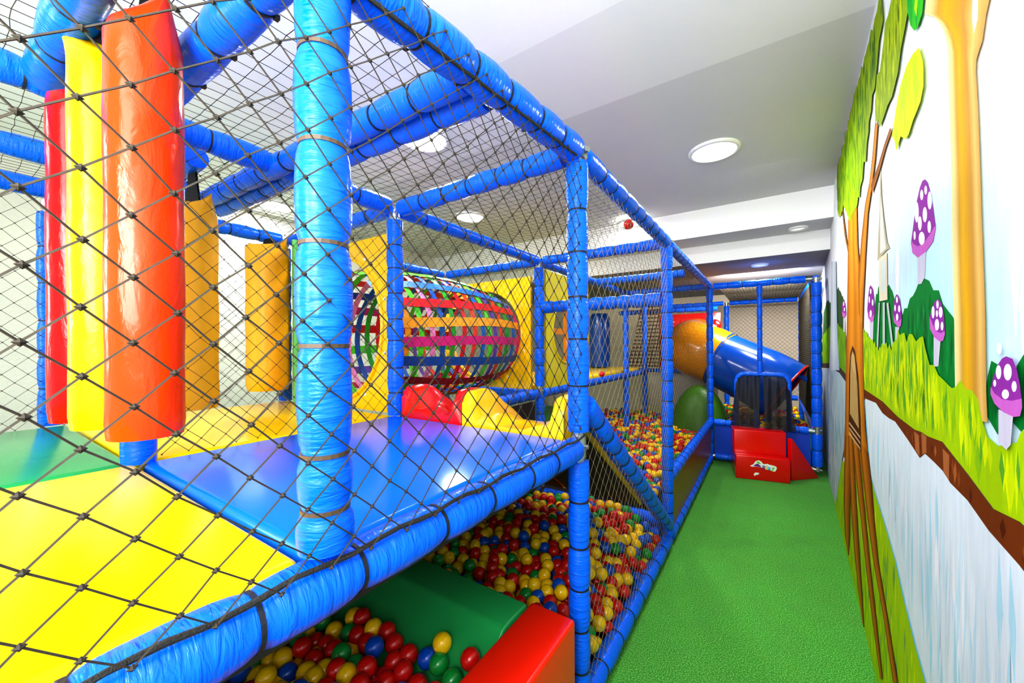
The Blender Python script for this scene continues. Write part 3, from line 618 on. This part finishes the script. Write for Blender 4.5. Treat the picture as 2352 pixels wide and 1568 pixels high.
po = [o for o in C.objects if o.name.startswith('foam_sleeve')][-1]; po.data.materials.clear(); po.data.materials.append(mat('pale_green_vinyl', (120, 214, 120), .35, coat=.2))
cx, cz = -2.335, 1.60
tun = thing('ribbon_tunnel', 'bulging crawl tunnel woven from bright coloured ribbons', 'tunnel', (cx, (Y2+Y3)/2, cz-.5))
def tr(q): return   .415+.085*math.sin(math.pi*q)**.8
NL, NH = 20, 15; ya, yb = Y2+.05, Y3-.07
def ribbon(pts, dirs, w, m, par):
    b = MB(); vs = []
    for p, d in zip(pts, dirs): vs += [p-d*w, p+d*w]
    b.add(vs, [(2*i, 2*i+1, 2*i+3, 2*i+2) for i in range(len(pts)-1)]); o = b.build('ribbon', m, par, smooth=True)
    return o
ordr = [0, 9, 10, 1, 2, 3, 4, 5, 6, 7, 8, 1, 3, 6, 9, 10, 2, 4, 5, 7]
for i in range(NL):
    a = math.radians(102)-2*math.pi*i/NL; pts = []; ds = []
    for k in range(NH*3+1):
        q = k/(NH*3); rr = tr(q)+.005+.002*math.cos(math.pi*(q*NH+i)); aa = a+.05*math.sin(3*q+i)
        pts.append(V((cx+rr*math.cos(aa), ya+(yb-ya)*q, cz+rr*math.sin(aa)))); ds.append(V((-math.sin(aa), 0, math.cos(aa))))
    ribbon(pts, ds, .033, M['rib%d' % ordr[i]], tun)
hord = [1, 3, 10, 0, 5, 8, 2, 7, 1, 10, 9, 7, 8, 1, 4]
for h in range(NH):
    q = (h+.5)/NH; pts = []; ds = []
    for j in range(NL*2+1):
        a = math.radians(102)-2*math.pi*j/(NL*2); rr = tr(q)-.002
        yy = ya+(yb-ya)*(q+.012*math.sin(2*a+h)); pts.append(V((cx+rr*math.cos(a), yy, cz+rr*math.sin(a)))); ds.append(V((0, 1, 0)))
    ribbon(pts, ds, .024, M['rib%d' % hord[h]], tun)

# ------------------------------------------------------------------ twin slide
def lane(label, u0, u1, m):
    t = thing('slide_lane', label, 'slide', ((u0+u1)/2, Y2, .4))
    ys = [1.425, 1.432, 1.45, 1.48, 1.53, 1.58, 1.64, 1.72, 1.82, 1.95, 2.1, 2.25, 2.4, 2.52, 2.58]
    def bed(y): return min(1.15, 1.161-.71*(y-1.65))
    def fin(y):
        if y < 1.45: return 1.255+(y-1.425)*1.2
        if y < 1.62: return 1.30+.01*math.sin((y-1.45)/.17*math.pi)
        if y < 1.8: tt = (y-1.62)/.18; return 1.30*(1-tt)+ (bed(1.8)+.125)*tt-.01*math.sin(math.pi*tt)
        return bed(y)+.125
    w = u1-u0; vs = []; np_ = 0
    for y in ys:
        zb, zf = bed(y), fin(y); h = zf-zb; sec = [(0, -.032), (0, h-.012), (.012, h), (.042, h), (.055, h-.02), (.062, h*.55), (.085, h*.2), (.13, .03), (.2, .004)]
        full = sec+[(w-a, c) for a, c in sec[::-1]]; np_ = len(full)
        vs += [(u0+a, y, zb+c) for a, c in full]
    n = np_; k = len(ys)
    fs = [(i*n+j, i*n+(j+1) % n, (i+1)*n+(j+1) % n, (i+1)*n+j) for i in range(k-1) for j in range(n)]+[tuple(range(n))[::-1], tuple((k-1)*n+j for j in range(n))]
    b = MB(); b.add(vs, fs); b.build('slide_bed', m, t, smooth='auto')
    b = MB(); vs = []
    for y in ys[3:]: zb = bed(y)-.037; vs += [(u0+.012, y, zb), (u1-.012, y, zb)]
    b.add(vs, [(2*i, 2*i+1, 2*i+3, 2*i+2) for i in range(len(ys)-4)]); b.build('underside_shade', M['board_dark'], t)  # added dark sheet, shade below the slide put into its colour
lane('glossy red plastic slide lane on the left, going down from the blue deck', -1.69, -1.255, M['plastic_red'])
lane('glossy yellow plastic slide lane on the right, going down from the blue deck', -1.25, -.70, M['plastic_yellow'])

# ------------------------------------------------------------------ low walls, entrance, steps
b = MB(); b.box(FX-.01, FX+.012, Y3+.05, Y4-.05, .075, .515); simple('low_wall_panel', b, M['panel_brown'], 'low glossy brown panel between the floor rail and the rail above it', 'panel')
b = MB(); b.box(FX+.05, RX-.06, Y4-.012, Y4+.012, .09, .51); simple('low_wall_panel', b, M['panel_blue'], 'low flat blue panel behind the red steps', 'panel')
# arch
t = thing('entrance_arch', 'rounded blue padded arch framing the dark netted entrance above the red steps', 'arch', (-.06, Y4-.03, .5))
xs0, xs1, zb, zt, rr = -.335, .205, .5, 1.165, .09; path = [(xs0, Y4-.03, zb)]
path += [(xs0, Y4-.03, zt-rr)]+[(xs0+rr-rr*math.cos(a), Y4-.03, zt-rr+rr*math.sin(a)) for a in (.5, 1.05)]+[(xs0+rr, Y4-.03, zt), (xs1-rr, Y4-.03, zt)]
path += [(xs1-rr+rr*math.sin(a), Y4-.03, zt-rr+rr*math.cos(a)) for a in (.5, 1.05)]+[(xs1, Y4-.03, zt-rr), (xs1, Y4-.03, zb)]
# resample with pinches
pp = []; rd = []
for i in range(len(path)-1):
    a, c = V(path[i]), V(path[i+1]); k = max(1, int((c-a).length/.012))
    for j in range(k): pp.append(a.lerp(c, j/k))
pp.append(V(path[-1]))
for i in range(len(pp)): rd.append(.027 if i % 7 else .022)
b = MB(); b.tube(pp, rd, 12); b.build('arch_sleeve', M['blue_z'], t, smooth=True)
for s in (-1, 1):
    b = MB(); cxm = -.065; w = .25; n = 14; vs = []
    for i in range(9):
        q = i/8; z = zt-.02-(zt-.53)*q; bul = -.16*math.sin(q*1.5)
        for j in range(n+1):
            u = j/n; x = cxm+s*(.012+.02*q+(w+.05*q)*u); vs.append((x, Y4-.035+bul*(1-.55*u)+.012*math.sin(u*19+q*3+s), z))
    b.add(vs, [(i*(n+1)+j, i*(n+1)+j+1, (i+1)*(n+1)+j+1, (i+1)*(n+1)+j) for i in range(8) for j in range(n)]); b.build('gauze_flap', M['mesh_black'], t, smooth=True)
# steps
ang = math.radians(10.5); sc_, ss_ = math.cos(ang), math.sin(ang); so = V((-.314, 5.085, 0))
def sp_(a, d, z): return so+V((a*sc_-d*ss_, a*ss_+d*sc_, z))
t = thing('foam_steps', 'two glossy red foam steps with a colourful sticker before the arch', 'steps', so)
W_ = .52
def sbox(b, a0, a1, d0, d1, z0, z1):
    b.add([sp_(a, d, z) for z in (z0, z1) for a, d in ((a0, d0), (a1, d0), (a1, d1), (a0, d1))], [(3, 2, 1, 0), (4, 5, 6, 7), (0, 1, 5, 4), (1, 2, 6, 5), (2, 3, 7, 6), (3, 0, 4, 7)])
b = MB(); sbox(b, 0, W_, 0, .16, 0, .262); b.build('lower_step', M['step_red'], t, bevel=.008)
b = MB(); sbox(b, .0, W_, .162, .42, 0, .525); b.build('upper_step', M['step_red'], t, bevel=.008)
lg = MB(); pl = [(.14, .155), (.175, .178), (.185, .2), (.2, .218), (.225, .226), (.25, .214), (.265, .192), (.285, .19), (.31, .196), (.325, .188), (.35, .184), (.375, .18), (.392, .172), (.395, .15), (.38, .118), (.36, .116), (.33, .128), (.3, .128), (.285, .138), (.25, .148), (.2, .152), (.155, .147)]
lg.add([sp_(a, -.0015, z) for a, z in pl], [tuple(range(len(pl)))]); so_ = lg.build('logo_sticker', M['white'], t)
def lpoly(pts, m, d=-.0025):
    q = MB(); q.add([sp_(a, d, z) for a, z in pts], [tuple(range(len(pts)))]); q.build('logo_mark', m, so_)
lpoly([(.203, .206), (.215, .214), (.245, .197), (.237, .186), (.215, .188)], M['lime']); lpoly([(.17, .16), (.207, .187), (.222, .183), (.25, .155), (.235, .152), (.2, .155)], M['purple'])
lpoly([(.257, .146), (.265, .143), (.272, .143), (.272, .14), (.257, .14)], M['purple'])
def logo_text(ch, a, z, size, m):
    cu_ = bpy.data.curves.new('logo_letter', 'FONT'); cu_.body = ch; cu_.size = size; cu_.offset = .0015; o = bpy.data.objects.new('tmp_letter', cu_); C.objects.link(o)
    bpy.context.view_layer.update(); me = bpy.data.meshes.new_from_object(o.evaluated_get(bpy.context.evaluated_depsgraph_get())); bpy.data.objects.remove(o)
    me.materials.clear(); me.materials.append(m)
    q = bpy.data.objects.new('logo_letter', me); C.objects.link(q); q.parent = so_
    q.location = sp_(a, -.004, z)-so; q.rotation_euler = (math.pi/2, 0, ang)
for ch, a, z, sz, m in (('p', .258, .143, .062, 'purple'), ('l', .295, .134, .062, 'sticker_yellow'), ('a', .309, .130, .066, 'cyan'), ('y', .346, .134, .062, 'lime')): logo_text(ch, a, z, sz, M[m])
pl = [(.178, .052), (.175, .065), (.19, .085), (.22, .086), (.23, .08), (.222, .066), (.2, .058), (.185, .045)]
q = MB(); q.add([sp_(a, -.0015, z) for a, z in pl], [tuple(range(len(pl)))]); q.build('small_sticker', M['white'], t)
b = MB(); p0, p1 = V((.214, 5.303, 0)), V((.478, 5.575, 0)); nrm = V((-(p1-p0).y, (p1-p0).x, 0)).normalized()*.05
b.prism([p0, p1, p0+(p1-p0)*.04+V((0, 0, .47)), p0+V((0, 0, .47))][:4], -nrm if nrm.y < 0 else nrm)
simple('wedge_cushion', b, M['step_red'], 'red triangular foam wedge leaning right of the red steps', 'cushion', bevel=.006)

# ------------------------------------------------------------------ tube slide and other things at the back
t = thing('tube_slide', 'enclosed tube slide with amber elbow and blue lower tube', 'slide', (-.4, 6.4, .5))
b = MB(); rt = .40
pth = [V((-.98, 7.0, 1.58)), V((-1.0, 6.85, 1.54)), V((-.99, 6.7, 1.5)), V((-.93, 6.58, 1.46)), V((-.83, 6.5, 1.42)), V((-.7, 6.45, 1.38)), V((-.58, 6.42, 1.31))]
b.tube(pth, [.4, .42, .43, .43, .425, .415, .41], 32, caps=False); b.sphere((-.93, 6.62, 1.455), .43, 28, 18); b.build('slide_elbow', M['plastic_amber'], t, smooth=True)
b = MB(); pth = [V((-.585, 6.42, 1.315)), V((-.42, 6.38, 1.235)), V((-.25, 6.34, 1.15)), V((-.09, 6.3, 1.075)), V((.03, 6.27, 1.0)), V((.12, 6.25, .945)), V((.195, 6.235, .895))]
b.tube(pth, [.405, .405, .41, .415, .42, .42, .42], 32, caps=False); b.tube([pth[0], pth[0]+(pth[1]-pth[0])*.12], .425, 32, caps=False); b.build('slide_tube', M['plastic_blue'], t, smooth=True)
b = MB(); d = (pth[-1]-pth[-2]).normalized(); a1 = d.cross(V((0, 1, 0))).normalized(); a2 = d.cross(a1)
b.tube([pth[-1]+(a1*math.cos(k*math.pi/20)+a2*math.sin(k*math.pi/20))*.425 for k in range(41)], .014, 8, caps=False); b.build('slide_rim', M['plastic_red'], t, smooth=True)
for k, (x, y) in enumerate(((-.13, 6.1), (.0, 6.55))):
    b = MB(); b.tube([(x, y, .15), (x, y, .95)], .035, 10); b.build('support_leg', M['blue_z'], t, smooth='auto')
b = MB(); b.add([(-.82+.40*math.sin(a)*math.cos(q), 6.05+.40*math.sin(a)*math.sin(q), .16+.80*math.cos(a)) for a in [math.pi/2*i/12+.0005 for i in range(13)] for q in [math.pi*j/16 for j in range(32)]], [(i*32+j, i*32+32+j, i*32+32+(j+1) % 32, i*32+(j+1) % 32) for i in range(12) for j in range(32)]); o = simple('foam_dome', b, M['plastic_green'], 'big green dome standing in the far balls under the tube slide', 'play dome', smooth=True)
b = MB(); b.prism([(-1.6, 7.06, 1.13), (FX-.02, 7.06, 1.13), (FX-.0, 7.06, 2.06), (-1.6, 7.06, 2.06)], (0, .03, 0)); simple('red_panel', b, M['plastic_red'], 'red panel behind the amber slide elbow', 'play panel', bevel=.006)
b = MB(); b.sphere((-.72, 7.04, 1.84), .09, 18, 12, sc=(1, .3, 1.2)); o = b.build('panel_bump', M['plastic_red'], [q for q in C.objects if q.name.startswith('red_panel')][-1], smooth=True)
b = MB(); b.prism([(-1.95, 7.12, .45), (FX-.05, 7.12, .45), (FX-.05, 7.12, 1.04), (-1.5, 7.12, 1.06), (-1.95, 7.12, .98)], (0, .03, 0)); simple('white_panel', b, M['white_board'], 'off-white board below the red slide panel', 'panel', bevel=.006)
member('beam', 'dark blue padded rail between the red panel and the off-white board', (-2.2, 7.03, 1.09), (FX-.04, 7.03, 1.09), .036)
b = MB(); b.tube([(-2.34, 6.15, z) for z in (1.165, 1.18, 1.4, 1.7, 1.98, 2.06)], [.14, .165, .168, .168, .165, .13], 24); simple('foam_roller', b, M['plastic_blue'], 'thick upright dark blue padded roller on the far yellow platform', 'roller', smooth='auto')
# climbing net of brown ropes
b = MB(); p00, p10, p01, p11 = V((-2.1, 6.9, 1.17)), V((-1.5, 6.9, 1.17)), V((-1.85, 6.9, 2.2)), V((-1.35, 6.9, 2.2))
for i in range(9):
    q = i/8; b.tube([p00.lerp(p10, q), p01.lerp(p11, q)], .008, 6)
for i in range(17):
    q = i/16; b.tube([p00.lerp(p01, q), p10.lerp(p11, q)], .013, 6)
simple('climbing_net', b, M['rope_brown'], 'slanting brown rope climbing net on the far platform', 'climbing net')
b = MB(); b.tube([(RX-.30, 6.55, 1.0), (RX-.16, 6.52, 1.12), (RX-.02, 6.5, 1.05)], .035, 10); b.tube([(RX-.30, 6.55, 1.0), (RX-.36, 6.6, .8), (RX-.40, 6.65, .6)], .035, 10); simple('padded_brace', b, M['blue_z'], 'bent blue padded bar beside the lower end of the slide tube', 'brace', smooth='auto')

# ------------------------------------------------------------------ balls
BR = .035
cands = []
def fill(x0, x1, y0, y1, zf, pit, ok=lambda x, y: True, layers=2):
    dx = BR*2.04; dy = dx*.866
    for ly in range(layers):
        j = 0; y = y0+BR+(dy*.6 if ly else 0)
        while y < y1-BR:
            x = x0+BR+(dx/2 if (j+ly) % 2 else 0)
            while x < x1-BR:
                px, py = x+R.uniform(-.015, .015), y+R.uniform(-.015, .015)
                pz = zf(px, py)-BR-ly*.052+R.uniform(-.024, .02)
                if pit == 'near' and not ly: pz = max(pz, .02+(py-.62)*.923+.049)
                if ok(px, py) and not (pit == 'near' and ly and pz < .02+(py-.62)*.923+.048): cands.append((px, py, pz, pit, R.choices(['red', 'yellow', 'blue', 'green'], [.37, .37, .14, .12])[0]))
                x += dx
            y += dy; j += 1
fill(NX+.03, -.795, -.55, 1.12, lambda x, y: .365+.02*math.sin(x*7+y*5)+.03*max(0, y-.5)+.05*(x+1.7)/.9, 'near', lambda x, y: y < .945+.10*(x+1.7)/.9)
fill(NX+.02, FX+.0, 1.37, 2.98, lambda x, y: .30+.02*math.sin(x*6-y*4)+.02*max(0, 1-abs(y-2.2))-.17*min(1, max(0, (x+.88)/.22)), 'middle')
fill(-2.6, FX-.05, 3.16, 6.95, lambda x, y: .36+.03*math.sin(x*3+y*2)+(.05 if y < 4.5 else 0), 'far', lambda x, y: (x+.82)**2+(y-6.05)**2 > .15 and x > NX-.05 or y > 3.5, layers=1)
fill(FX-.03, RX-.06, Y4+.09, 7.95, lambda x, y: .44+.10*max(0, x)+.04*math.sin(x*5+y*3), 'far', lambda x, y: (x+.82)**2+(y-6.05)**2 > .15, layers=1)
# which balls does the photograph see?
vs = []; fs = []
for (x, y, z, p, c) in cands:
    o = len(vs); r = BR*.97
    for i in range(3):
        a = math.pi*(i+1)/4
        for j in range(6): bq = 2*math.pi*j/6; vs.append(V((x+r*math.sin(a)*math.cos(bq), y+r*math.sin(a)*math.sin(bq), z+r*math.cos(a))))
    for i in range(2):
        for j in range(6): fs.append((o+i*6+j, o+i*6+6+j, o+i*6+6+(j+1) % 6, o+i*6+(j+1) % 6))
    fs.append(tuple(o+j for j in range(6)))
tree = BVHTree.FromPolygons(vs, fs); nf = 13
bpy.context.view_layer.update(); dg = bpy.context.evaluated_depsgraph_get(); sc = bpy.context.scene; eye = V((0, 0, EYE))
vis = []
for i, (x, y, z, p, c) in enumerate(cands):
    px, py, Zc = project((x, y, z))
    if Zc < .2 or not (-30 < px < 2382 and -30 < py < 1598): continue
    cnt = 0; tot = 0
    ctr = V((x, y, z)); dd = (ctr-eye).normalized(); a1 = dd.cross(V((0, 0, 1))).normalized(); a2 = a1.cross(dd)
    for ox, oz in ((0, 0), (.6, 0), (-.6, 0), (0, .7), (0, -.6), (.5, .5), (-.5, .5)):
        tg = ctr+(a1*ox+a2*oz)*BR; d = (tg-eye).normalized(); tot += 1
        h = tree.ray_cast(eye, d)
        if h[0] is None or h[2]//nf != i: continue
        hit = sc.ray_cast(dg, eye, d, distance=(h[0]-eye).length-.01)
        if not hit[0]: cnt += 1
    if cnt: vis.append((cnt/tot*(BR/Zc)**2, i))
vis.sort(reverse=True)
solo = [i for _, i in vis[:300]]; rest = set(i for _, i in vis[300:])
proto = {}
for c in BALLC:
    b = MB(); b.sphere((0, 0, 0), BR, 24, 14); me = bpy.data.meshes.new('ball'); me.from_pydata([tuple(v) for v in b.v], [], b.f); me.polygons.foreach_set('use_smooth', [True]*len(me.polygons)); me.materials.append(M['ball_'+c]); proto[c] = me
PITL = {'near': 'lying in the near pit, between the green wedge and the red block', 'middle': 'lying in the middle pit below the slides', 'far': 'lying in the far pit behind the diagonal brace'}
for i in solo:
    x, y, z, p, c = cands[i]; o = bpy.data.objects.new('play_ball', proto[c]); C.objects.link(o); o.location = (x, y, z)
    tag(o, '%s plastic ball %s' % (c, PITL[p]), 'ball', '%s balls in the %s pit' % (c, p))
b = MB(); keys = list(BALLC); ss = set(solo)
for i, (x, y, z, p, c) in enumerate(cands):
    if i in ss or (i not in rest and p == 'far' and y > 4.5 and False): continue
    if i in rest or project((x, y, z))[2] > .3: b.sphere((x, y, z), BR, 14, 9, keys.index(c))
o = b.build('play_balls', [M['ball_'+c] for c in keys], None, smooth=True); tag(o, 'mass of mixed red, yellow, blue and green balls filling the pits', 'balls', kind='stuff')
for (x, y, z, lab) in ((-.80, 2.66, 2.362, 'red ball lying on the net roof beside the front top beam'), (NX+.02, 4.60, 1.172, 'red ball resting on the rail of the far yellow platform'), (-.1, 6.5, 2.35, 'red ball on the net roof over the far entrance bay')):
    o = bpy.data.objects.new('play_ball', proto['red']); C.objects.link(o); o.location = (x, y, z); tag(o, lab, 'ball')

# ------------------------------------------------------------------ nets
def net(name, label, P, na, nb, r, m='net', knot=0, jit=.06, square=False, mask=None, parent_rope=None):
    b = MB(); nodes = {}
    for i in range(na+1):
        for j in range(nb+1):
            if not square and (i+j) % 2: continue
            if mask and not mask(i, j): continue
            nodes[(i, j)] = P(i+R.uniform(-jit, jit), j+R.uniform(-jit, jit))
    vs = b.v; fs = b.f
    for (i, j), p in nodes.items():
        for dd in (((1, 0), (0, 1)) if square else ((1, 1), (1, -1))):
            q = nodes.get((i+dd[0], j+dd[1]))
            if q is None: continue
            t = (q-p).normalized(); a = t.cross(V((.3, .2, .93))).normalized()*r; c = t.cross(a).normalized()*r
            o = len(vs)
            for e in (p, q): vs += [e+a, e-a*.5+c*.87, e-a*.5-c*.87]
            fs += [(o, o+1, o+4, o+3), (o+1, o+2, o+5, o+4), (o+2, o, o+3, o+5)]
        if knot:
            o = len(vs); k = knot
            vs += [p+V(e) for e in ((k, 0, 0), (-k, 0, 0), (0, k*1.2, 0), (0, -k*1.2, 0), (0, 0, k), (0, 0, -k))]
            fs += [(o, o+2, o+4), (o+2, o+1, o+4), (o+1, o+3, o+4), (o+3, o, o+4), (o+2, o, o+5), (o+1, o+2, o+5), (o+3, o+1, o+5), (o, o+3, o+5)]
    b.mi = [0]*len(fs)
    t = thing(name, label, 'net', P(0, 0)); b.build('net_mesh', M[m], t)
    for path in (parent_rope or []):
        q = MB(); q.tube(path, .0045, 6, wob=.2); q.build('border_rope', M['rope'], t)
    return t
XN = -.588
def topz(y): return 2.30-(Y2-y)*.0987-.03
y0 = .274-.0385*40
def Pn(i, j):
    y = y0+.0385*i; z = 1.164+.0362*j; bow = .006*math.sin(i*.35)*math.sin(j*.4)
    return V((XN+bow-.02*max(0, (y-.6)/.8), y, z))
net('safety_net', 'coarse dark knotted net across the near front opening, before the nearest post', Pn, 70, 31, .0014, knot=.0045, mask=lambda i, j: 1.164+.0362*j < topz(y0+.0385*i)+.03,
    parent_rope=[[(XN-.012, -1.4+.05*k, 1.166+.004*math.sin(k*1.7)) for k in range(57)], [(XN-.018, -.8+.05*k, topz(-.8+.05*k)-.012) for k in range(44)]])
def plane_x(X, y0, z0, d=.0375): return lambda i, j: V((X, y0+d*i, z0+d*j))
net('safety_net', 'pale twine net across the front bay with the diagonal brace', plane_x(FX+.012, Y2+.05, .12), 42, 57, .0012, 'net_light', knot=.003)
net('safety_net', 'fine net across the front bay above the low brown wall', plane_x(FX+.0, Y3+.05, .57), 67, 46, .0011, 'net', knot=.0025)
net('safety_net', 'dark net between the blue deck and the yellow deck, behind the blue deck pad', plane_x(NX-.01, Y1+.06, 1.15), 26, 30, .001, knot=.0028)
net('safety_net', 'dark net beside the slides in front of the ribbon tunnel', plane_x(NX+.02, Y2+.07, 1.13), 41, 30, .001, knot=.0028)
net('safety_net', 'dark net along the plaster wall side of the decks', plane_x(OX-.03, -1.3, 1.14), 72, 30, .001, knot=.0028)
net('safety_net', 'dense dark side net beside the mural wall in the far bay', plane_x(RX-.03, Y4+.08, .62, .028), 85, 59, .003)
net('safety_net', 'net before the cream wall at the very back', lambda i, j: V((FX+.06+.034*i, Y6-.03, .66+.034*j)), 30, 47, .0016)
zr = 2.335
net('net_roof', 'square meshed net roof over the front and middle rows', lambda i, j: V((OX+.05*i, -1.3+.05*j, zr-.02*math.sin(math.pi*((i*.05) % 1.1)/1.1))), 45, 138, .0010, 'net', knot=.002, square=True)
net('net_roof', 'square meshed net roof over the far entrance bay', lambda i, j: V((FX+.06+.04*i, Y4+.06+.04*j, zr)), 26, 60, .0022, 'net', square=True)

# ------------------------------------------------------------------ light
w = bpy.data.worlds.new('world'); bpy.context.scene.world = w; w.use_nodes = True
bg = w.node_tree.nodes['Background']; bg.inputs[0].default_value = (1, 1, 1, 1); bg.inputs[1].default_value = 1.3
def area(loc, target, sx, sy, e, col=(1, 1, 1)):
    li = bpy.data.lights.new('fill_light', 'AREA'); li.shape = 'RECTANGLE'; li.size = sx; li.size_y = sy; li.energy = e; li.color = col
    o = bpy.data.objects.new('fill_light', li); C.objects.link(o); o.location = loc
    o.rotation_mode = 'QUATERNION'; o.rotation_quaternion = (V(target)-V(loc)).to_track_quat('-Z', 'Y')
area((-.1, -1.3, 2.5), (-.8, 2.0, 1.0), 1.6, 1.0, 58)  # unseen fill added behind the viewpoint
area((-3.2, -1.4, 2.2), (-1.0, 1.5, 1.2), .5, 1.7, 26)  # light of a near-left window out of view
area((-.3, -.9, 1.95), (-.3, 1.2, 3.05), 1.2, .8, 62)  # added up-light brightening the near ceiling
area((-.1, 6.2, 2.45), (-.1, 8.4, 1.0), .9, .6, 85)  # added fill for the back wall, no real lamp here
area((-.1, 3.6, 2.95), (-.1, 4.6, 0), .6, 2.0, 7)  # unseen fill added over the corridor
area((-2.6, 4.9, 2.68), (-1.8, 5.2, 0), 2.0, .4, 10)  # unseen fill added for the far left
vs_ = bpy.context.scene.view_settings; vs_.view_transform = 'Standard'; vs_.look = 'None'; vs_.exposure = .38; vs_.gamma = .79
